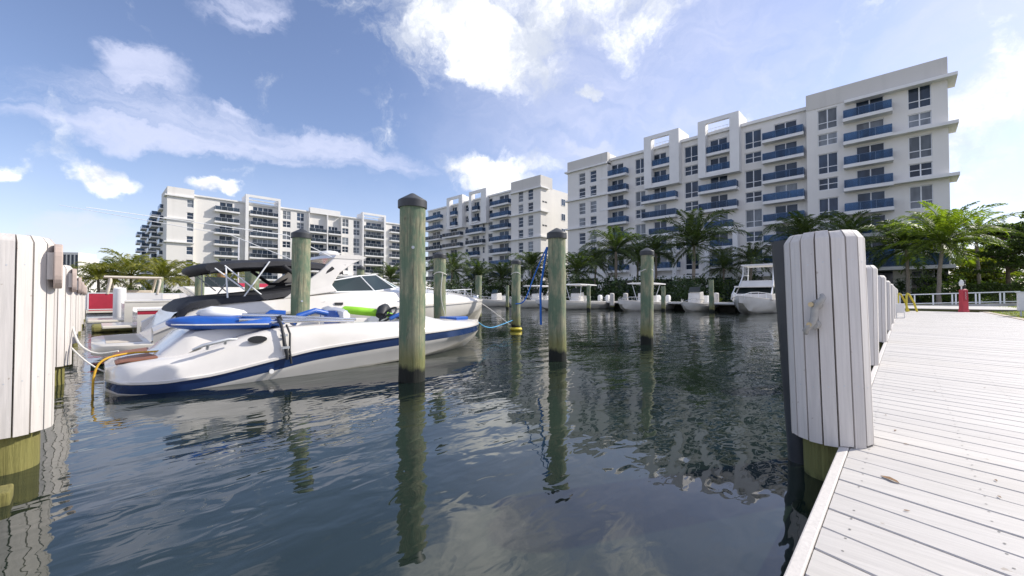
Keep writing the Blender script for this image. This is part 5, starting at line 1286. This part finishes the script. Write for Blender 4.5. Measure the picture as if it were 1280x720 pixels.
def runabout():
    root = empty('bowrider', (0.9, 16.6, 0), R(180)); tag(root, 'white runabout with a red wedge on its bow behind the cruiser stern', 'motorboat')
    simple_hull(root, 6.0, 2.2, .75, 1.0, stripe='red')
    MB().rings([[(x, y, z) for x, y in ((-3.4, -.8), (-2.6, -.9), (-2.6, .9), (-3.4, .8))] for z in (.76, .78)]+[[(x+.35, y*.85, 1.25) for x, y in ((-3.3, -.8), (-3.0, -.9), (-3.0, .9), (-3.3, .8))]]).build('windscreen', M['teal_glass'], root)
    MB().box(-2.2, -1.7, -.8, .8, .6, 1.05).build('seat', M['vinyl_white'], root, bevel=.05)
    MB().box(-.1, .7, -.9, .9, .22, .30).build('swim_platform', M['alu_boat'], root, bevel=.02)
    r2 = empty('speed_cruiser', (0.8, 20.9, 0), R(180)); tag(r2, 'white sloping-decked boat beside the red-panelled pontoon boat', 'motorboat')
    simple_hull(r2, 7.6, 2.5, .95, 1.25)
    MB().rings([[(x+k, y*w, z) for x, y in ((-5.2, -.7), (-2.2, -1.0), (-2.2, 1.0), (-5.2, .7))] for z, w, k in ((.97, 1, 0), (1.5, .8, .6))]).build('cabin', M['gel'], r2, bevel=.08)
    MB().rings([[(x+k, y*w, z) for x, y in ((-3.9, -.7), (-2.6, -.9), (-2.6, .9), (-3.9, .7))] for z, w, k in ((1.503, .8, .2), (1.9, .65, .6))]).build('windscreen', M['tinted'], r2)
    MB().box(-.1, .9, -1.0, 1.0, .2, .29).build('swim_platform', M['alu_boat'], r2, bevel=.02)
    k = empty('drive_on_float', (0.4, 18.6, 0)); tag(k, 'low yellow-brown floating platform in front of the red panel', 'float')
    MB().box(-.4, 2.4, -.7, .7, .0, .2).build('deck', M['pile_ochre'], k, bevel=.06)
    w = empty('boat_lift_post', (0.80, 23.4, 0)); tag(w, 'white sleeved post standing in front of the pontoon boat', 'post')
    MB().lathe([(.2, -1), (.2, 1.42), (.16, 1.46), (.01, 1.48)], 18).build('sleeve', M['trim'], w, smooth=40)
    b3 = empty('covered_boat', (1.2, 34.5, 0), R(180)); tag(b3, 'white boat with red stripe and blue cover far along the side dock', 'motorboat')
    simple_hull(b3, 6.5, 2.3, .8, 1.1, stripe='red'); MB().rings([[(x, y*w, z) for x, y in ((-4.2, -.8), (-.4, -1.0), (-.4, 1.0), (-4.2, .8))] for z, w in ((.82, 1), (1.3, .7))]).build('boat_cover', M['vinyl_blue'], b3, bevel=.1)
    b4 = empty('covered_boat', (2.8, 23.6, 0), R(180)); tag(b4, 'boat with bright red covers glimpsed behind the cruiser radar arch', 'motorboat')
    simple_hull(b4, 8.0, 2.4, .9, 1.2); MB().rings([[(x, y*w, z) for x, y in ((-6.4, -.8), (-1.0, -1.0), (-1.0, 1.0), (-6.4, .8))] for z, w in ((.92, 1), (1.5, .8), (1.75, .5))]).build('boat_cover', M['red'], b4, bevel=.1)
    MB().tube([(-2.2, 0, 1.2), (-2.2, 0, 4.0)], .03, 8).build('mast', M['rail_white'], b4)
runabout()
def gangway():
    root = empty('gangway', (34.2, 41, 0)); tag(root, 'silver truss-sided gangway sloping down from the far quay', 'gangway')
    L = 7.0; z0, z1 = .75, .35
    zz = lambda f: z0+(z1-z0)*f
    MB().hexa([(-L*f, s*.6, zz(f)+h) for h in (0, .12) for f, s in ((0, -1), (1, -1), (1, 1), (0, 1))]).build('walkway', M['steel'], root)
    for s in (-1, 1):
        t = MB(); n = 6; H = 1.25
        t.tube([(0, s*.62, zz(0)+H), (-L, s*.62, zz(1)+H)], .05, 6); t.tube([(0, s*.62, zz(0)+.1), (-L, s*.62, zz(1)+.1)], .05, 6)
        for k in range(n+1):
            f = k/n; t.tube([(-L*f, s*.62, zz(f)), (-L*f, s*.62, zz(f)+H)], .035, 6)
            if k < n: g = (k+1)/n; t.tube([(-L*f, s*.62, zz(f)), (-L*g, s*.62, zz(g)+H)], .03, 6)
        t.build('truss', M['rail_white'], root)
gangway()
# white covered stubs standing on the far quay between the boats
for (px, d, lab) in ((895, 31.2, 'white sleeved stub on the quay below the tallest palm'), (868, 31.5, 'white sleeved stub on the quay beside the rounded shrub'), (922, 30.6, 'white sleeved stub at the sportfishing boat stern'), (765, 35.2, 'white sleeved stub between the two open boats'), (782, 34.6, 'short white sleeved stub at the open boat bow')):
    x, y = at(px, d); o = empty('dock_stub', (x, y, 0)); tag(o, lab, 'dock pile', 'white sleeved stubs along the far quay')
    MB().lathe([(.17, -1), (.17, .3)], 14).build('post', M['pile'], o, smooth=40); MB().lathe([(.2, .302), (.2, 1.3), (.14, 1.36), (.01, 1.38)], 14).build('sleeve', M['cover'], o, smooth=40)
far = MB(); far.box(31.6, 32.4, 7, 50, .52, .66)
for y in range(8, 50, 3): far.box(31.9, 32.1, y, y+.2, -1, .518)
tag(far.build('far_dock', M['trim']), 'narrow pale dock in front of the far seawall between the boats', 'dock')
